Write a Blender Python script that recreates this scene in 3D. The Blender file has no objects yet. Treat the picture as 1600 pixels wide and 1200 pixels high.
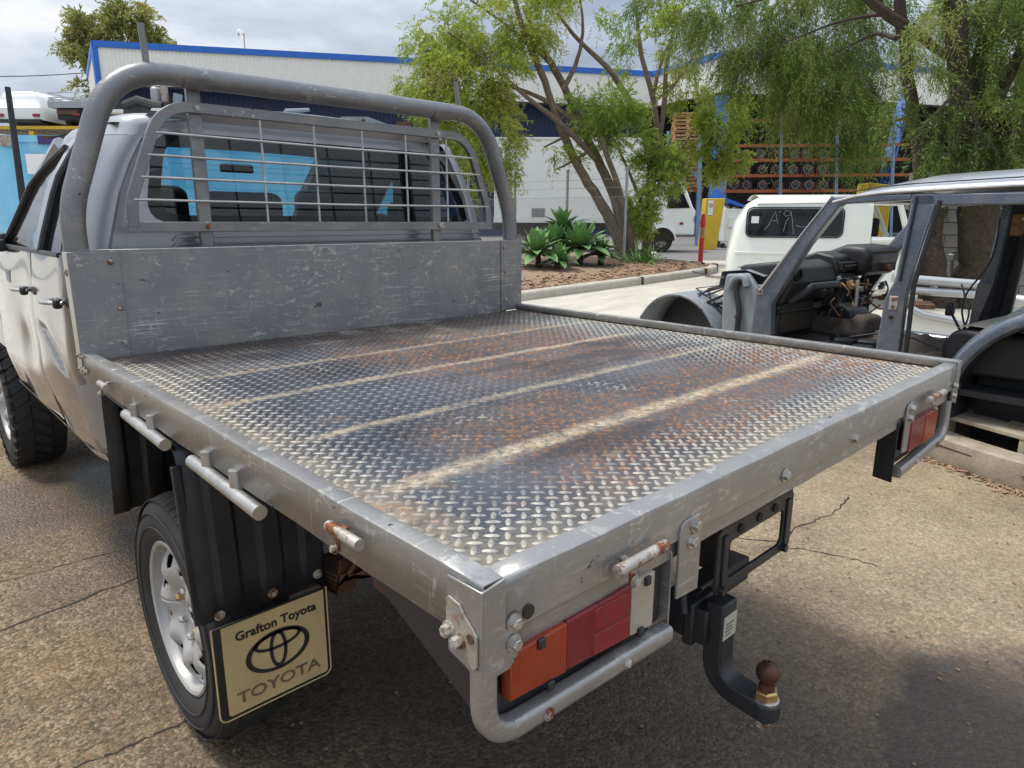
import bpy, math, random
import numpy as np
from mathutils import Vector, Matrix, Euler
random.seed(7); np.random.seed(7)
S = bpy.context.scene
COL = S.collection
R = math.radians
# ---------------------------------------------------------------- camera
CAM = Vector((-0.4416, -0.5098, 1.4808)); YAW, PITCH, ROLL, FPX = 0.75702, 0.23654, 0.0038, 1070.5
cy, sy, cp, sp = math.cos(YAW), math.sin(YAW), math.cos(PITCH), math.sin(PITCH)
_f = Vector((sy*cp, cy*cp, -sp)); _r = Vector((cy, -sy, 0)); _u = _r.cross(_f)
_c, _s = math.cos(ROLL), math.sin(ROLL)
_r, _u = _c*_r + _s*_u, -_s*_r + _c*_u
cam = bpy.data.cameras.new('camera'); co = bpy.data.objects.new('camera', cam); COL.objects.link(co)
co.matrix_world = Matrix(((_r.x, _u.x, -_f.x, CAM.x), (_r.y, _u.y, -_f.y, CAM.y), (_r.z, _u.z, -_f.z, CAM.z), (0, 0, 0, 1)))
cam.sensor_fit = 'HORIZONTAL'; cam.sensor_width = 36.0; cam.lens = FPX/1600*36.0
cam.clip_start = 0.02; cam.clip_end = 2000
S.camera = co
# ---------------------------------------------------------------- sky and sun (bright overcast)
SUN_EL, SUN_AZ = R(65), R(-28)          # azimuth measured from +Y towards +X
W = bpy.data.worlds.new('World'); S.world = W; W.use_nodes = True
nt = W.node_tree; nt.nodes.clear()
out = nt.nodes.new('ShaderNodeOutputWorld'); bg = nt.nodes.new('ShaderNodeBackground')
sky = nt.nodes.new('ShaderNodeTexSky'); sky.sky_type = 'NISHITA'; sky.sun_disc = False
sky.sun_elevation = SUN_EL; sky.sun_rotation = SUN_AZ
tc = nt.nodes.new('ShaderNodeTexCoord'); mp = nt.nodes.new('ShaderNodeMapping'); mp.inputs['Scale'].default_value = (1.6, 1.6, 5.5)
n1 = nt.nodes.new('ShaderNodeTexNoise'); n1.inputs['Scale'].default_value = 1.5; n1.inputs['Detail'].default_value = 7; n1.inputs['Roughness'].default_value = .55; n1.inputs['Distortion'].default_value = .35
cr = nt.nodes.new('ShaderNodeValToRGB')
e = cr.color_ramp.elements; e[0].position = .30; e[0].color = (3.7, 4.3, 5.4, 1); e[1].position = .64; e[1].color = (9.4, 9.7, 10.2, 1)
m = cr.color_ramp.elements.new(.48); m.color = (6.2, 6.9, 7.9, 1)
n2 = nt.nodes.new('ShaderNodeTexNoise'); n2.inputs['Scale'].default_value = 1.0; n2.inputs['Detail'].default_value = 3
r2 = nt.nodes.new('ShaderNodeMapRange'); r2.inputs[1].default_value = .35; r2.inputs[2].default_value = .55; r2.inputs[3].default_value = .75; r2.inputs[4].default_value = 1.0
mx = nt.nodes.new('ShaderNodeMix'); mx.data_type = 'RGBA'
L = nt.links.new
L(tc.outputs['Generated'], mp.inputs['Vector']); L(mp.outputs[0], n1.inputs['Vector']); L(mp.outputs[0], n2.inputs['Vector'])
L(n1.outputs[0], cr.inputs[0]); L(n2.outputs[0], r2.inputs[0]); L(r2.outputs[0], mx.inputs[0])
L(sky.outputs[0], mx.inputs[6]); L(cr.outputs[0], mx.inputs[7])
sx = nt.nodes.new('ShaderNodeSeparateXYZ'); L(tc.outputs['Generated'], sx.inputs[0])   # an overcast sky is brighter overhead than at the horizon
g1 = nt.nodes.new('ShaderNodeMapRange'); g1.inputs[1].default_value = 0; g1.inputs[2].default_value = 1; g1.inputs[3].default_value = .56; g1.inputs[4].default_value = 1.45
L(sx.outputs[2], g1.inputs[0]); vm = nt.nodes.new('ShaderNodeVectorMath'); vm.operation = 'SCALE'; L(mx.outputs[2], vm.inputs[0]); L(g1.outputs[0], vm.inputs['Scale']); L(vm.outputs[0], bg.inputs['Color'])
bg.inputs['Strength'].default_value = 0.063
L(bg.outputs[0], out.inputs[0])
sl = bpy.data.lights.new('sun', 'SUN'); sl.energy = 1.5; sl.angle = R(12); sl.color = (1.0, .94, .84)
so = bpy.data.objects.new('sun', sl); COL.objects.link(so)
sd = Vector((math.sin(SUN_AZ)*math.cos(SUN_EL), math.cos(SUN_AZ)*math.cos(SUN_EL), math.sin(SUN_EL)))
so.rotation_euler = (-sd).to_track_quat('-Z', 'Y').to_euler(); so.location = sd*60
S.view_settings.view_transform = 'Standard'; S.view_settings.look = 'None'
S.view_settings.exposure = 1.14; S.view_settings.gamma = 1.0; S.view_settings.use_curve_mapping = False
S.render.engine = 'CYCLES'
S.cycles.max_bounces = 8; S.cycles.transparent_max_bounces = 16; S.cycles.use_denoising = True
try: S.cycles.denoiser = 'OPENIMAGEDENOISE'
except Exception: pass
# ---------------------------------------------------------------- places
FW = Vector((sy, cy, 0)); RT = Vector((cy, -sy, 0))
def at(u, v, d):
    u, v, d = float(u), float(v), float(d)
    q = _f + (u-800)/FPX*_r + (600-v)/FPX*_u
    return CAM + q*(d/q.dot(FW))
def V(s, d, z): return Vector((CAM.x, CAM.y, 0)) + FW*d + RT*s + Vector((0, 0, z))
def gz(x, y):
    s = (x-CAM.x)*FW.x + (y-CAM.y)*FW.y
    return .042*min(max(s-4.5, 0), 10.5)
# ---------------------------------------------------------------- mesh helpers
INV = {}
def smooth(me, ang=35):
    me.polygons.foreach_set('use_smooth', [True]*len(me.polygons)); me.set_sharp_from_angle(angle=R(ang))
def link(name, me, mat, parent=None, bevel=None, seg=2, kind=None, label=None):
    o = bpy.data.objects.new(name, me); COL.objects.link(o)
    if mat and not me.materials: me.materials.append(mat)
    if parent:
        o.parent = parent
        if parent.name in INV: o.matrix_parent_inverse = INV[parent.name]
    if bevel:
        b = o.modifiers.new('bevel', 'BEVEL'); b.width = bevel; b.segments = seg; b.limit_method = 'ANGLE'; b.angle_limit = R(40); b.harden_normals = False
    if kind: o['kind'] = kind
    if label: o['label'] = label
    return o
class MB:
    def __init__(s): s.v = []; s.f = []
    def add(s, vs, fs):
        n = len(s.v); s.v += [tuple(v) for v in vs]; s.f += [tuple(i+n for i in f) for f in fs]; return s
    def box(s, c, d, rot=None):
        c = Vector(c); x, y, z = d[0]/2, d[1]/2, d[2]/2
        vs = [Vector((a, b, e)) for a in (-x, x) for b in (-y, y) for e in (-z, z)]
        if rot is not None: vs = [rot @ v for v in vs]
        return s.add([c+v for v in vs], [(0,1,3,2),(4,6,7,5),(0,4,5,1),(2,3,7,6),(0,2,6,4),(1,5,7,3)])
    def span(s, a, b): # box between two corners
        return s.box([(p+q)/2 for p, q in zip(a, b)], [abs(q-p) for p, q in zip(a, b)])
    def bar(s, p, q, w, h, up=(0, 0, 1)): # rectangular bar from p to q
        p, q = Vector(p), Vector(q); d = (q-p); l = d.length; d.normalize(); up = Vector(up)
        if abs(d.dot(up)) > .98: up = Vector((1, 0, 0))
        x = d.cross(up).normalized(); z = x.cross(d)
        return s.box((p+q)/2, (w, l, h), Matrix((x, d, z)).transposed())
    def sweep(s, pts, prof, closed=False, cap=True, up=None, scl=None):
        pts = [Vector(p) for p in pts]; n = len(pts); k = len(prof); rings = []; X = None
        for i, p in enumerate(pts):
            t = ((pts[(i+1) % n] if closed or i < n-1 else p) - (pts[i-1] if closed or i > 0 else p)).normalized()
            if up is not None: X = t.cross(Vector(up)).normalized()
            elif X is None:
                a = Vector((0, 0, 1)) if abs(t.z) < .9 else Vector((1, 0, 0)); X = t.cross(a).normalized()
            else: X = (X - t*X.dot(t)).normalized()
            Y = X.cross(t); sc = scl[i] if scl else 1
            rings.append([p + X*a*sc + Y*b*sc for a, b in prof])
        vs = [v for r in rings for v in r]; fs = []
        for i in range(n if closed else n-1):
            a, b = i*k, ((i+1) % n)*k
            for j in range(k): fs.append((a+j, a+(j+1) % k, b+(j+1) % k, b+j))
        if cap and not closed: fs += [tuple(range(k))[::-1], tuple((n-1)*k+j for j in range(k))]
        return s.add(vs, fs)
    def tube(s, pts, r, seg=10, closed=False, cap=True):
        rs = r if isinstance(r, (list, tuple)) else None; r0 = 1 if rs else r
        return s.sweep(pts, [(math.cos(2*math.pi*i/seg)*r0, math.sin(2*math.pi*i/seg)*r0) for i in range(seg)], closed, cap, None, rs)
    def lathe(s, prof, origin, axis, seg=24, cap=False): # prof (radius, along)
        o = Vector(origin); a = Vector(axis).normalized(); b = Vector((0, 0, 1)) if abs(a.z) < .9 else Vector((1, 0, 0))
        x = a.cross(b).normalized(); y = a.cross(x); k = len(prof)
        vs = [o + a*h + (x*math.cos(2*math.pi*i/seg) + y*math.sin(2*math.pi*i/seg))*r for i in range(seg) for r, h in prof]
        fs = [(i*k+j, ((i+1) % seg)*k+j, ((i+1) % seg)*k+j+1, i*k+j+1) for i in range(seg) for j in range(k-1)]
        if cap: fs += [tuple(i*k for i in range(seg)), tuple(i*k+k-1 for i in range(seg))[::-1]]
        return s.add(vs, fs)
    def prism(s, poly, O, ex, ey, ez, t): # polygon in plane (ex,ey) at O, extruded by t along ez
        O, ex, ey, ez = Vector(O), Vector(ex), Vector(ey), Vector(ez); n = len(poly)
        a = [O+ex*p[0]+ey*p[1] for p in poly]; b = [v+ez*t for v in a]
        return s.add(a+b, [tuple(range(n))[::-1], tuple(range(n, 2*n))] + [(i, (i+1) % n, n+(i+1) % n, n+i) for i in range(n)])
    def grid(s, rows, close=False): # rows of points
        n, k = len(rows), len(rows[0])
        return s.add([p for r in rows for p in r], [(i*k+j, i*k+(j+1) % k, (i+1)*k+(j+1) % k, (i+1)*k+j) for i in range(n-1) for j in range(k if close else k-1)])
    def mesh(s, name, sm=35):
        me = bpy.data.meshes.new(name); me.from_pydata(s.v, [], s.f); me.update()
        if sm: smooth(me, sm)
        return me
    def build(s, name, mat, parent=None, sm=35, bevel=None, seg=2, kind=None, label=None, solid=None, fixn=True):
        me = s.mesh(name, 0)
        if fixn:
            import bmesh
            bm = bmesh.new(); bm.from_mesh(me); bmesh.ops.recalc_face_normals(bm, faces=bm.faces); bm.to_mesh(me); bm.free()
        if sm: smooth(me, sm)
        o = link(name, me, mat, parent, None, seg, kind, label)
        if solid: m = o.modifiers.new('solid', 'SOLIDIFY'); m.thickness = solid; m.offset = -1
        if bevel:
            b = o.modifiers.new('bevel', 'BEVEL'); b.width = bevel; b.segments = seg; b.limit_method = 'ANGLE'; b.angle_limit = R(40)
        return o
def arc(c, r, a0, a1, n, ex=(1, 0, 0), ey=(0, 0, 1)):
    c, ex, ey = Vector(c), Vector(ex), Vector(ey)
    return [c + ex*r*math.cos(R(a0+(a1-a0)*i/n)) + ey*r*math.sin(R(a0+(a1-a0)*i/n)) for i in range(n+1)]
def fillet(pts, r, n=5): # round the inner corners of a polyline
    pts = [Vector(p) for p in pts]; o = [pts[0]]
    for i in range(1, len(pts)-1):
        p = pts[i]; a = (pts[i-1]-p); b = (pts[i+1]-p); rr = min(r, a.length*.48, b.length*.48) if not isinstance(r, dict) else r.get(i, .05)
        a = p+a.normalized()*rr; b = p+b.normalized()*rr
        for k in range(n+1):
            t = k/n; o.append(a*(1-t)**2 + p*2*t*(1-t) + b*t*t)
    return o+[pts[-1]]
def rrect(w, h, r, n=5): # rounded rectangle outline round the origin
    o = []
    for cx, cz, a in ((w/2-r, h/2-r, 0), (-w/2+r, h/2-r, 90), (-w/2+r, -h/2+r, 180), (w/2-r, -h/2+r, 270)):
        o += [(cx+r*math.cos(R(a+90*i/n)), cz+r*math.sin(R(a+90*i/n))) for i in range(n+1)]
    return o
def thing(name, label, cat, loc=(0, 0, 0), rz=0, group=None, world=False):
    o = bpy.data.objects.new(name, None); COL.objects.link(o); o.location = loc; o.rotation_euler = (0, 0, rz)
    o.empty_display_size = .1; o['label'] = label; o['category'] = cat
    if group: o['group'] = group
    if world: INV[o.name] = (Matrix.Translation(loc) @ Matrix.Rotation(rz, 4, 'Z')).inverted()
    return o
def tag(o, label, cat, group=None):
    o['label'] = label; o['category'] = cat
    if group: o['group'] = group
    return o
def dup(root, loc, rz=None, label=None, scale=None):
    r = root.copy(); COL.objects.link(r); r.location = loc
    if rz is not None: r.rotation_euler = (0, 0, rz)
    if label: r['label'] = label
    if scale: r.scale = (scale,)*3
    def kids(a, b):
        for ch in list(a.children):
            c = ch.copy(); COL.objects.link(c); c.parent = b; c.matrix_parent_inverse = ch.matrix_parent_inverse.copy(); kids(ch, c)
    kids(root, r)
    return r
# ---------------------------------------------------------------- material helpers
class NT:
    def __init__(s, name):
        s.m = bpy.data.materials.new(name); s.m.use_nodes = True; s.t = s.m.node_tree; s.b = s.t.nodes['Principled BSDF']
        s.tc = s.t.nodes.new('ShaderNodeTexCoord'); s.geo = None
    def n(s, t, **k):
        o = s.t.nodes.new('ShaderNode'+t)
        for a, v in k.items():
            if a in o.inputs: o.inputs[a].default_value = v
            else: setattr(o, a, v)
        return o
    def l(s, a, b): s.t.links.new(a, b)
    def obj(s, scale=None, world=False, rot=None):
        if world:
            if s.geo is None: s.geo = s.t.nodes.new('ShaderNodeNewGeometry')
            src = s.geo.outputs['Position']
        else: src = s.tc.outputs['Object']
        if scale is None and rot is None: return src
        m = s.n('Mapping'); m.inputs['Scale'].default_value = scale or (1, 1, 1)
        if rot: m.inputs['Rotation'].default_value = rot
        s.l(src, m.inputs[0]); return m.outputs[0]
    def noise(s, vec, scale, det=4, rough=.6, dist=0):
        o = s.n('TexNoise'); o.inputs['Scale'].default_value = scale; o.inputs['Detail'].default_value = det; o.inputs['Roughness'].default_value = rough; o.inputs['Distortion'].default_value = dist
        s.l(vec, o.inputs['Vector']); return o.outputs[0]
    def vor(s, vec, scale, feat='F1'):
        o = s.n('TexVoronoi'); o.feature = feat; o.inputs['Scale'].default_value = scale; s.l(vec, o.inputs['Vector']); return o
    def ramp(s, x, a, b, lo=0., hi=1.):
        o = s.n('MapRange'); o.inputs[1].default_value = a; o.inputs[2].default_value = b; o.inputs[3].default_value = lo; o.inputs[4].default_value = hi
        s.l(x, o.inputs[0]); return o.outputs[0]
    def cramp(s, x, stops):
        o = s.n('ValToRGB'); e = o.color_ramp.elements
        e[0].position, e[0].color = stops[0][0], (*stops[0][1], 1); e[1].position, e[1].color = stops[-1][0], (*stops[-1][1], 1)
        for p, c in stops[1:-1]: q = e.new(p); q.color = (*c, 1)
        s.l(x, o.inputs[0]); return o.outputs[0]
    def mix(s, f, a, b, mode='MIX'):
        o = s.n('Mix'); o.data_type = 'RGBA'; o.blend_type = mode
        for i, x in ((0, f), (6, a), (7, b)):
            if isinstance(x, (int, float)): o.inputs[i].default_value = x
            elif isinstance(x, tuple): o.inputs[i].default_value = (*x, 1)
            else: s.l(x, o.inputs[i])
        return o.outputs[2]
    def math(s, op, a, b=0.0, clamp=False):
        o = s.n('Math'); o.operation = op; o.use_clamp = clamp
        for i, x in ((0, a), (1, b)):
            if isinstance(x, (int, float)): o.inputs[i].default_value = x
            else: s.l(x, o.inputs[i])
        return o.outputs[0]
    def set(s, **k):
        for a, x in k.items():
            i = s.b.inputs[a.replace('_', ' ')]
            if isinstance(x, (int, float)): i.default_value = x
            elif isinstance(x, tuple): i.default_value = (*x, 1)
            else: s.l(x, i)
        return s
    def bump(s, h, st=.3, dist=.01):
        o = s.n('Bump'); o.inputs['Strength'].default_value = st; o.inputs['Distance'].default_value = dist
        s.l(h, o.inputs['Height']); s.l(o.outputs[0], s.b.inputs['Normal'])
def mat(name, col, rough=.5, metal=0., var=.18, vs=6., bump=0., bs=60., coat=0., dirt=None, dirt_amt=.5, ds=8., dist=.004, dw=.24):
    t = NT(name); o = t.obj()
    c = tuple(col); n = t.noise(o, vs, 5)
    f = t.ramp(n, .3, .7)
    color = t.mix(f, tuple(x*(1-var) for x in c), tuple(min(1, x*(1+var)) for x in c))
    rg = t.ramp(n, .3, .7, max(.03, rough*.85), min(1, rough*1.15))
    if dirt is not None:
        d = t.ramp(t.noise(o, ds, 8, .7), 1-dirt_amt*.9-.08, 1-dirt_amt*.9-.08+dw)
        color = t.mix(d, color, tuple(dirt))
    t.set(Base_Color=color, Roughness=rg, Metallic=metal)
    if coat: t.set(Coat_Weight=coat, Coat_Roughness=.06)
    if bump: t.bump(t.noise(o, bs, 5), bump, dist)
    return t.m
# ---------------------------------------------------------------- materials
def tray_paint(name, base, scr=.67, chips=.70, rot=(0, 0, 0), drip=False, rough=.36, metal=.55):
    t = NT(name); o = t.obj(world=True)
    n = t.noise(o, 3.5, 6)
    col = t.mix(t.ramp(n, .3, .7), tuple(x*.86 for x in base), tuple(x*1.12 for x in base))
    a = t.noise(t.obj((6, 6, 150), True), 1.0, 6, .7, .3)      # long thin scratches along the sheet
    b = t.noise(t.obj((110, 110, 16), True), 1.0, 6, .7, .6)
    m = t.math('MULTIPLY', t.ramp(t.noise(o, 3.0, 5, .65), .40, .62), t.ramp(t.noise(o, 11, 4, .7), .38, .60))
    sc = t.math('MULTIPLY', t.math('MAXIMUM', t.ramp(a, scr, scr+.03), t.math('MULTIPLY', t.ramp(b, scr+.03, scr+.05), .8)), m, True)
    col = t.mix(sc, col, (.58, .58, .56))
    ch = t.math('MULTIPLY', t.ramp(t.noise(t.obj((30, 30, 60), True), 1.0, 6, .7, .8), chips, chips+.02), t.ramp(t.noise(o, 5, 3), .45, .6))
    col = t.mix(t.math('MULTIPLY', ch, .8), col, (.50, .49, .45))
    dk = t.ramp(t.noise(t.obj((18, 18, 34), True), 1, 4, .6, 1.), .685, .70)
    col = t.mix(dk, col, (.06, .05, .045))
    dust = t.ramp(t.noise(o, 7, 9, .75), .50, .75, 0, .55)
    col = t.mix(dust, col, (.36, .32, .25))
    if drip:
        d = t.ramp(t.noise(t.obj((0, 24, 1.6), True), 1.0, 4, .7), .62, .635)
        d = t.math('MULTIPLY', d, t.ramp(t.noise(t.obj((0, 5, 22), True), 1, 3), .46, .56))
        col = t.mix(d, col, (.72, .73, .72))
    t.set(Base_Color=col, Metallic=metal, Roughness=t.math('ADD', t.ramp(n, .3, .7, rough*.85, rough*1.2), t.math('MULTIPLY', sc, .2), True))
    t.bump(t.math('ADD', t.noise(o, 140, 3), t.math('MULTIPLY', t.noise(o, 6, 2), 1.5)), .12, .003)
    return t.m
M_rail = tray_paint('tray_silver', (.305, .302, .30), .575, .565, drip=True, rough=.33)
M_head = tray_paint('headboard_silver', (.215, .22, .228), .560, .575, rough=.42, metal=.45)
M_hoop = tray_paint('hoop_silver', (.19, .195, .205), .60, .61, rough=.36, metal=.55)
M_galv = mat('zinc_bolt', (.50, .49, .46), .35, .8, .25, 60, .2, 200)
M_rustbolt = mat('rusty_bolt', (.15, .075, .038), .8, .1, .5, 90, .4, 300, dirt=(.40, .37, .32), dirt_amt=.52, ds=45, dw=.08)
M_rustplate = mat('rusty_plate', (.36, .34, .30), .6, .4, .25, 20, .3, 150, dirt=(.26, .10, .03), dirt_amt=.45, ds=15, dw=.09)
M_steel = mat('bare_tube', (.45, .45, .44), .38, .75, .2, 14, .1, 120)
M_pin = mat('pin_steel', (.46, .44, .41), .5, .6, .2, 20, .3, 160, dirt=(.22, .075, .025), dirt_amt=.455, ds=16, dw=.07)
M_black = mat('black_plastic', (.018, .021, .026), .42, 0, .3, 8, .15, 60, dirt=(.06, .055, .05), dirt_amt=.25)
M_blackm = mat('black_chassis', (.022, .022, .023), .5, .2, .4, 9, .3, 60, dirt=(.10, .08, .06), dirt_amt=.35, ds=14)
M_rust = mat('rusty_iron', (.13, .065, .035), .85, .1, .5, 14, .6, 70, dirt=(.05, .045, .04), dirt_amt=.5)
M_rubber = mat('tyre_rubber', (.026, .025, .025), .78, 0, .3, 10, .3, 90, dirt=(.075, .065, .055), dirt_amt=.3, ds=7)
M_rim = mat('wheel_silver', (.40, .40, .395), .40, .25, .08, 6, .05, 80, dirt=(.30, .26, .20), dirt_amt=.22, ds=12)
M_brass = mat('brass', (.52, .38, .16), .35, .9, .3, 30, .3, 120)
M_flap = mat('cream_flap', (.56, .43, .22), .55, 0, .14, 7, .1, 80, dirt=(.32, .24, .14), dirt_amt=.36, ds=9)
M_glassl = None
def paint(name, col, rough=.16, metal=.7, coat=1., wob=0., ws=3., dust=.35):
    t = NT(name); o = t.obj(world=True); n = t.noise(o, 4, 4)
    c = t.mix(t.ramp(n, .3, .7), tuple(x*.93 for x in col), tuple(x*1.06 for x in col))
    d = t.ramp(t.noise(o, 9, 8, .7), .62-dust*.3, .85-dust*.2, 0, dust); c = t.mix(d, c, (.30, .27, .22)); c = t.mix(t.ramp(t.noise(t.obj((5, 5, 60), True), 1, 6, .7, .5), .62, .64, 0, dust), c, (.42, .41, .39))
    t.set(Base_Color=c, Metallic=metal, Roughness=t.math('ADD', t.math('MULTIPLY', d, .3), rough), Coat_Weight=coat, Coat_Roughness=.05)
    if wob: t.bump(t.noise(o, ws, 2), wob, .02)
    return t.m
M_cab = paint('cab_silver_grey', (.34, .35, .375), .30, .55, .5, .05, 2.)
M_door = paint('door_silver_grey', (.19, .195, .21), .17, .6, .8, .25, 3.5)
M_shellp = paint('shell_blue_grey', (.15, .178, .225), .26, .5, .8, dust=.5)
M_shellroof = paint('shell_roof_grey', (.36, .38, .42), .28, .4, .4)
M_primer = mat('primer_grey', (.22, .245, .265), .55, .1, .15, 6, .1, 50, dirt=(.13, .11, .09), dirt_amt=.3, ds=7)
M_chrome = mat('chrome_strip', (.62, .62, .64), .15, 1., .1)
def glass(name, col, trans=.0, rough=.03, mixf=.5):
    t = NT(name); nt = t.t
    tr = t.n('BsdfTransparent'); tr.inputs[0].default_value = (*col, 1)
    gl = t.n('BsdfGlossy'); gl.inputs['Roughness'].default_value = rough; gl.inputs[0].default_value = (1, 1, 1, 1)
    lw = t.n('LayerWeight'); fz = t.math('MULTIPLY', t.math('POWER', lw.outputs['Facing'], 5.0), .85)
    ms = t.n('MixShader'); t.l(t.math('ADD', fz, mixf, True), ms.inputs[0]); t.l(tr.outputs[0], ms.inputs[1]); t.l(gl.outputs[0], ms.inputs[2])
    t.l(ms.outputs[0], nt.nodes['Material Output'].inputs[0]); return t.m
M_tint = glass('tinted_glass', (.36, .58, .66), mixf=.06)
M_clear = glass('side_glass', (.70, .80, .78), mixf=.14)
M_screen = glass('windscreen_glass', (.92, .99, .99), mixf=.03)
M_frit = mat('black_glass_border', (.008, .008, .009), .08, 0, .1)
M_seat = mat('dark_seat_cloth', (.012, .012, .014), .9, 0, .2, 30)
M_lining = mat('cab_lining', (.13, .125, .12), .9, 0, .1)
def lens(name, col, bandscale, axis='X', rough=.30):
    t = NT(name); o = t.obj(world=True)
    w = t.n('TexWave'); w.wave_type = 'BANDS'; w.bands_direction = axis; w.inputs['Scale'].default_value = bandscale; t.l(o, w.inputs[0])
    n = t.noise(o, 18, 5)
    c = t.mix(t.ramp(n, .35, .75), tuple(col), tuple(x*.72 for x in col)); c = t.mix(t.ramp(w.outputs[1], 0, 1, 0, .45), c, tuple(x*.55 for x in col))
    t.set(Base_Color=c, Roughness=rough, Coat_Weight=.25); t.b.inputs['Subsurface Weight'].default_value = .25; t.b.inputs['Subsurface Radius'].default_value = (.01, .004, .002)
    t.bump(w.outputs[1], .5, .002); return t.m
M_amber = lens('amber_lens', (.36, .038, .007), 65)
M_red = lens('red_lens', (.30, .006, .022), 65)
M_red2 = lens('dark_red_lens', (.22, .006, .014), 65)
M_wlens = lens('clear_lens', (.50, .46, .38), 85)
# checker plate: worn dark paint with sand bands, rust and dust
def deck_mat(name, lug):
    t = NT(name); o = t.obj(world=True)
    xyz = t.n('SeparateXYZ'); t.l(o, xyz.inputs[0]); X, Y = xyz.outputs[0], xyz.outputs[1]
    n = t.noise(o, 3, 5); nf = t.noise(o, 55, 6, .75); big = t.noise(o, 1.7, 6, .6, .3)
    base = t.mix(t.ramp(n, .35, .65), (.022, .028, .040), (.072, .082, .102))
    base = t.mix(t.ramp(nf, .60, .66, 0, .8), base, (.33, .33, .33))
    wob = t.math('MULTIPLY', t.math('SUBTRACT', t.noise(o, 9, 5, .7), .5), .045)
    Yw = t.math('ADD', Y, wob)
    sand = None
    for y0, w, a in ((.352, .021, 1.), (.668, .014, .8), (1.03, .014, .85), (1.33, .013, .7), (1.60, .010, .5)):
        d = t.math('ABSOLUTE', t.math('SUBTRACT', Yw, y0))
        b = t.math('MULTIPLY', t.ramp(d, w*.4, w*1.7, 1, 0), a)
        sand = b if sand is None else t.math('MAXIMUM', sand, b)
    ends = t.math('MULTIPLY', t.ramp(X, .02, .16, .0, 1), t.ramp(X, 1.62, 1.80, 1, .1))
    sand = t.math('MULTIPLY', t.math('MULTIPLY', sand, ends), .85)
    edge = t.math('MULTIPLY', t.ramp(t.math('ADD', X, t.math('MULTIPLY', t.math('SUBTRACT', nf, .5), .5)), .02, .14, 1, 0), .8)
    edge = t.math('MAXIMUM', edge, t.math('MULTIPLY', t.ramp(t.math('ADD', Y, t.math('MULTIPLY', t.math('SUBTRACT', nf, .5), .4)), .03, .14, 1, 0), .75))
    edge = t.math('MAXIMUM', edge, t.math('MULTIPLY', t.ramp(t.math('SUBTRACT', 1.80, t.math('ADD', X, t.math('MULTIPLY', t.math('SUBTRACT', nf, .5), .4))), .02, .12, 1, 0), .5))
    edge = t.math('MAXIMUM', edge, t.math('MULTIPLY', t.math('MULTIPLY', t.ramp(Y, 1.30, 1.62, 0, 1), t.ramp(big, .50, .58)), .5))
    sandm = t.math('MULTIPLY', t.math('MAXIMUM', sand, edge), t.math('MULTIPLY', t.ramp(nf, .36, .54, .12, 1), t.ramp(t.noise(t.obj((3, 9, 1), True), 1, 5, .7), .34, .52, .25, 1)), True)
    Yr = t.math('ADD', Y, t.math('MULTIPLY', t.math('SUBTRACT', t.noise(o, 2.3, 4), .5), .5)); Xr = t.math('ADD', X, t.math('MULTIPLY', t.math('SUBTRACT', t.noise(o, 1.9, 4), .5), .6))
    rust_r = t.math('MULTIPLY', t.math('MULTIPLY', t.ramp(Yr, .13, .22), t.ramp(Yr, .62, .50)), t.ramp(Xr, .22, .42))
    rust_r = t.math('MAXIMUM', rust_r, t.math('MULTIPLY', t.math('MULTIPLY', t.ramp(Xr, .50, .68), t.ramp(Xr, 1.62, 1.35)), t.math('MULTIPLY', t.ramp(Yr, .62, .75), t.ramp(Yr, 1.62, 1.40))))
    rust_r = t.math('MAXIMUM', rust_r, t.math('MULTIPLY', t.ramp(t.noise(o, 4.5, 5), .58, .66), t.ramp(X, .5, .15, .0, 1)))
    grease = t.math('MAXIMUM', t.math('MULTIPLY', t.ramp(Y, 1.40, 1.62), t.ramp(t.noise(o, 5, 6, .65), .40, .50)), t.math('MULTIPLY', t.ramp(t.noise(t.obj((.45, 1, 1), True), 3.1, 6, .65), .585, .64), .75))
    sandc = t.mix(t.ramp(t.noise(o, 30, 4), .35, .65), (.40, .315, .20), (.56, .48, .35))
    if lug:
        worn = t.mix(t.ramp(t.noise(o, 90, 4), .35, .7), (.50, .47, .41), (.20, .20, .21))
        we = t.math('MAXIMUM', t.ramp(t.math('ADD', Y, t.math('MULTIPLY', t.noise(o, 3, 3), .25)), .26, .38, 1, 0), t.math('MAXIMUM', t.ramp(Xr, 1.25, 1.55, 0, .8), t.ramp(X, .22, .10, 0, .7)))
        we = t.math('MAXIMUM', we, t.math('MULTIPLY', t.ramp(t.noise(o, 4.6, 5, .7), .60, .66), .6))
        c = t.mix(t.math('MULTIPLY', we, t.ramp(nf, .34, .50, .5, 1)), t.mix(.10, base, worn), worn)
        c = t.mix(t.math('MULTIPLY', rust_r, t.ramp(t.noise(o, 38, 3), .45, .62)), c, t.mix(t.ramp(t.noise(o, 110, 2), .4, .6), (.17, .075, .032), (.31, .14, .055)))
        c = t.mix(t.math('MULTIPLY', sandm, .75), c, sandc)
    else:
        c = t.mix(t.math('MULTIPLY', rust_r, t.ramp(nf, .46, .62, .08, .6)), base, (.26, .12, .06))
        c = t.mix(sandm, c, sandc)
    c = t.mix(t.math('MULTIPLY', grease, .82), c, t.mix(t.ramp(Y, 1.3, 1.5), (.022, .025, .032), (.040, .026, .022)))
    rg = t.math('ADD', t.math('MULTIPLY', t.math('MAXIMUM', sandm, rust_r), .35), .26 if not lug else .42, True)
    t.set(Base_Color=c, Roughness=rg, Metallic=.15 if not lug else .2)
    t.bump(t.noise(o, 200, 4), .35, .003)
    return t.m
M_deck = deck_mat('checker_plate', False); M_lug = deck_mat('checker_lugs', True)
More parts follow.
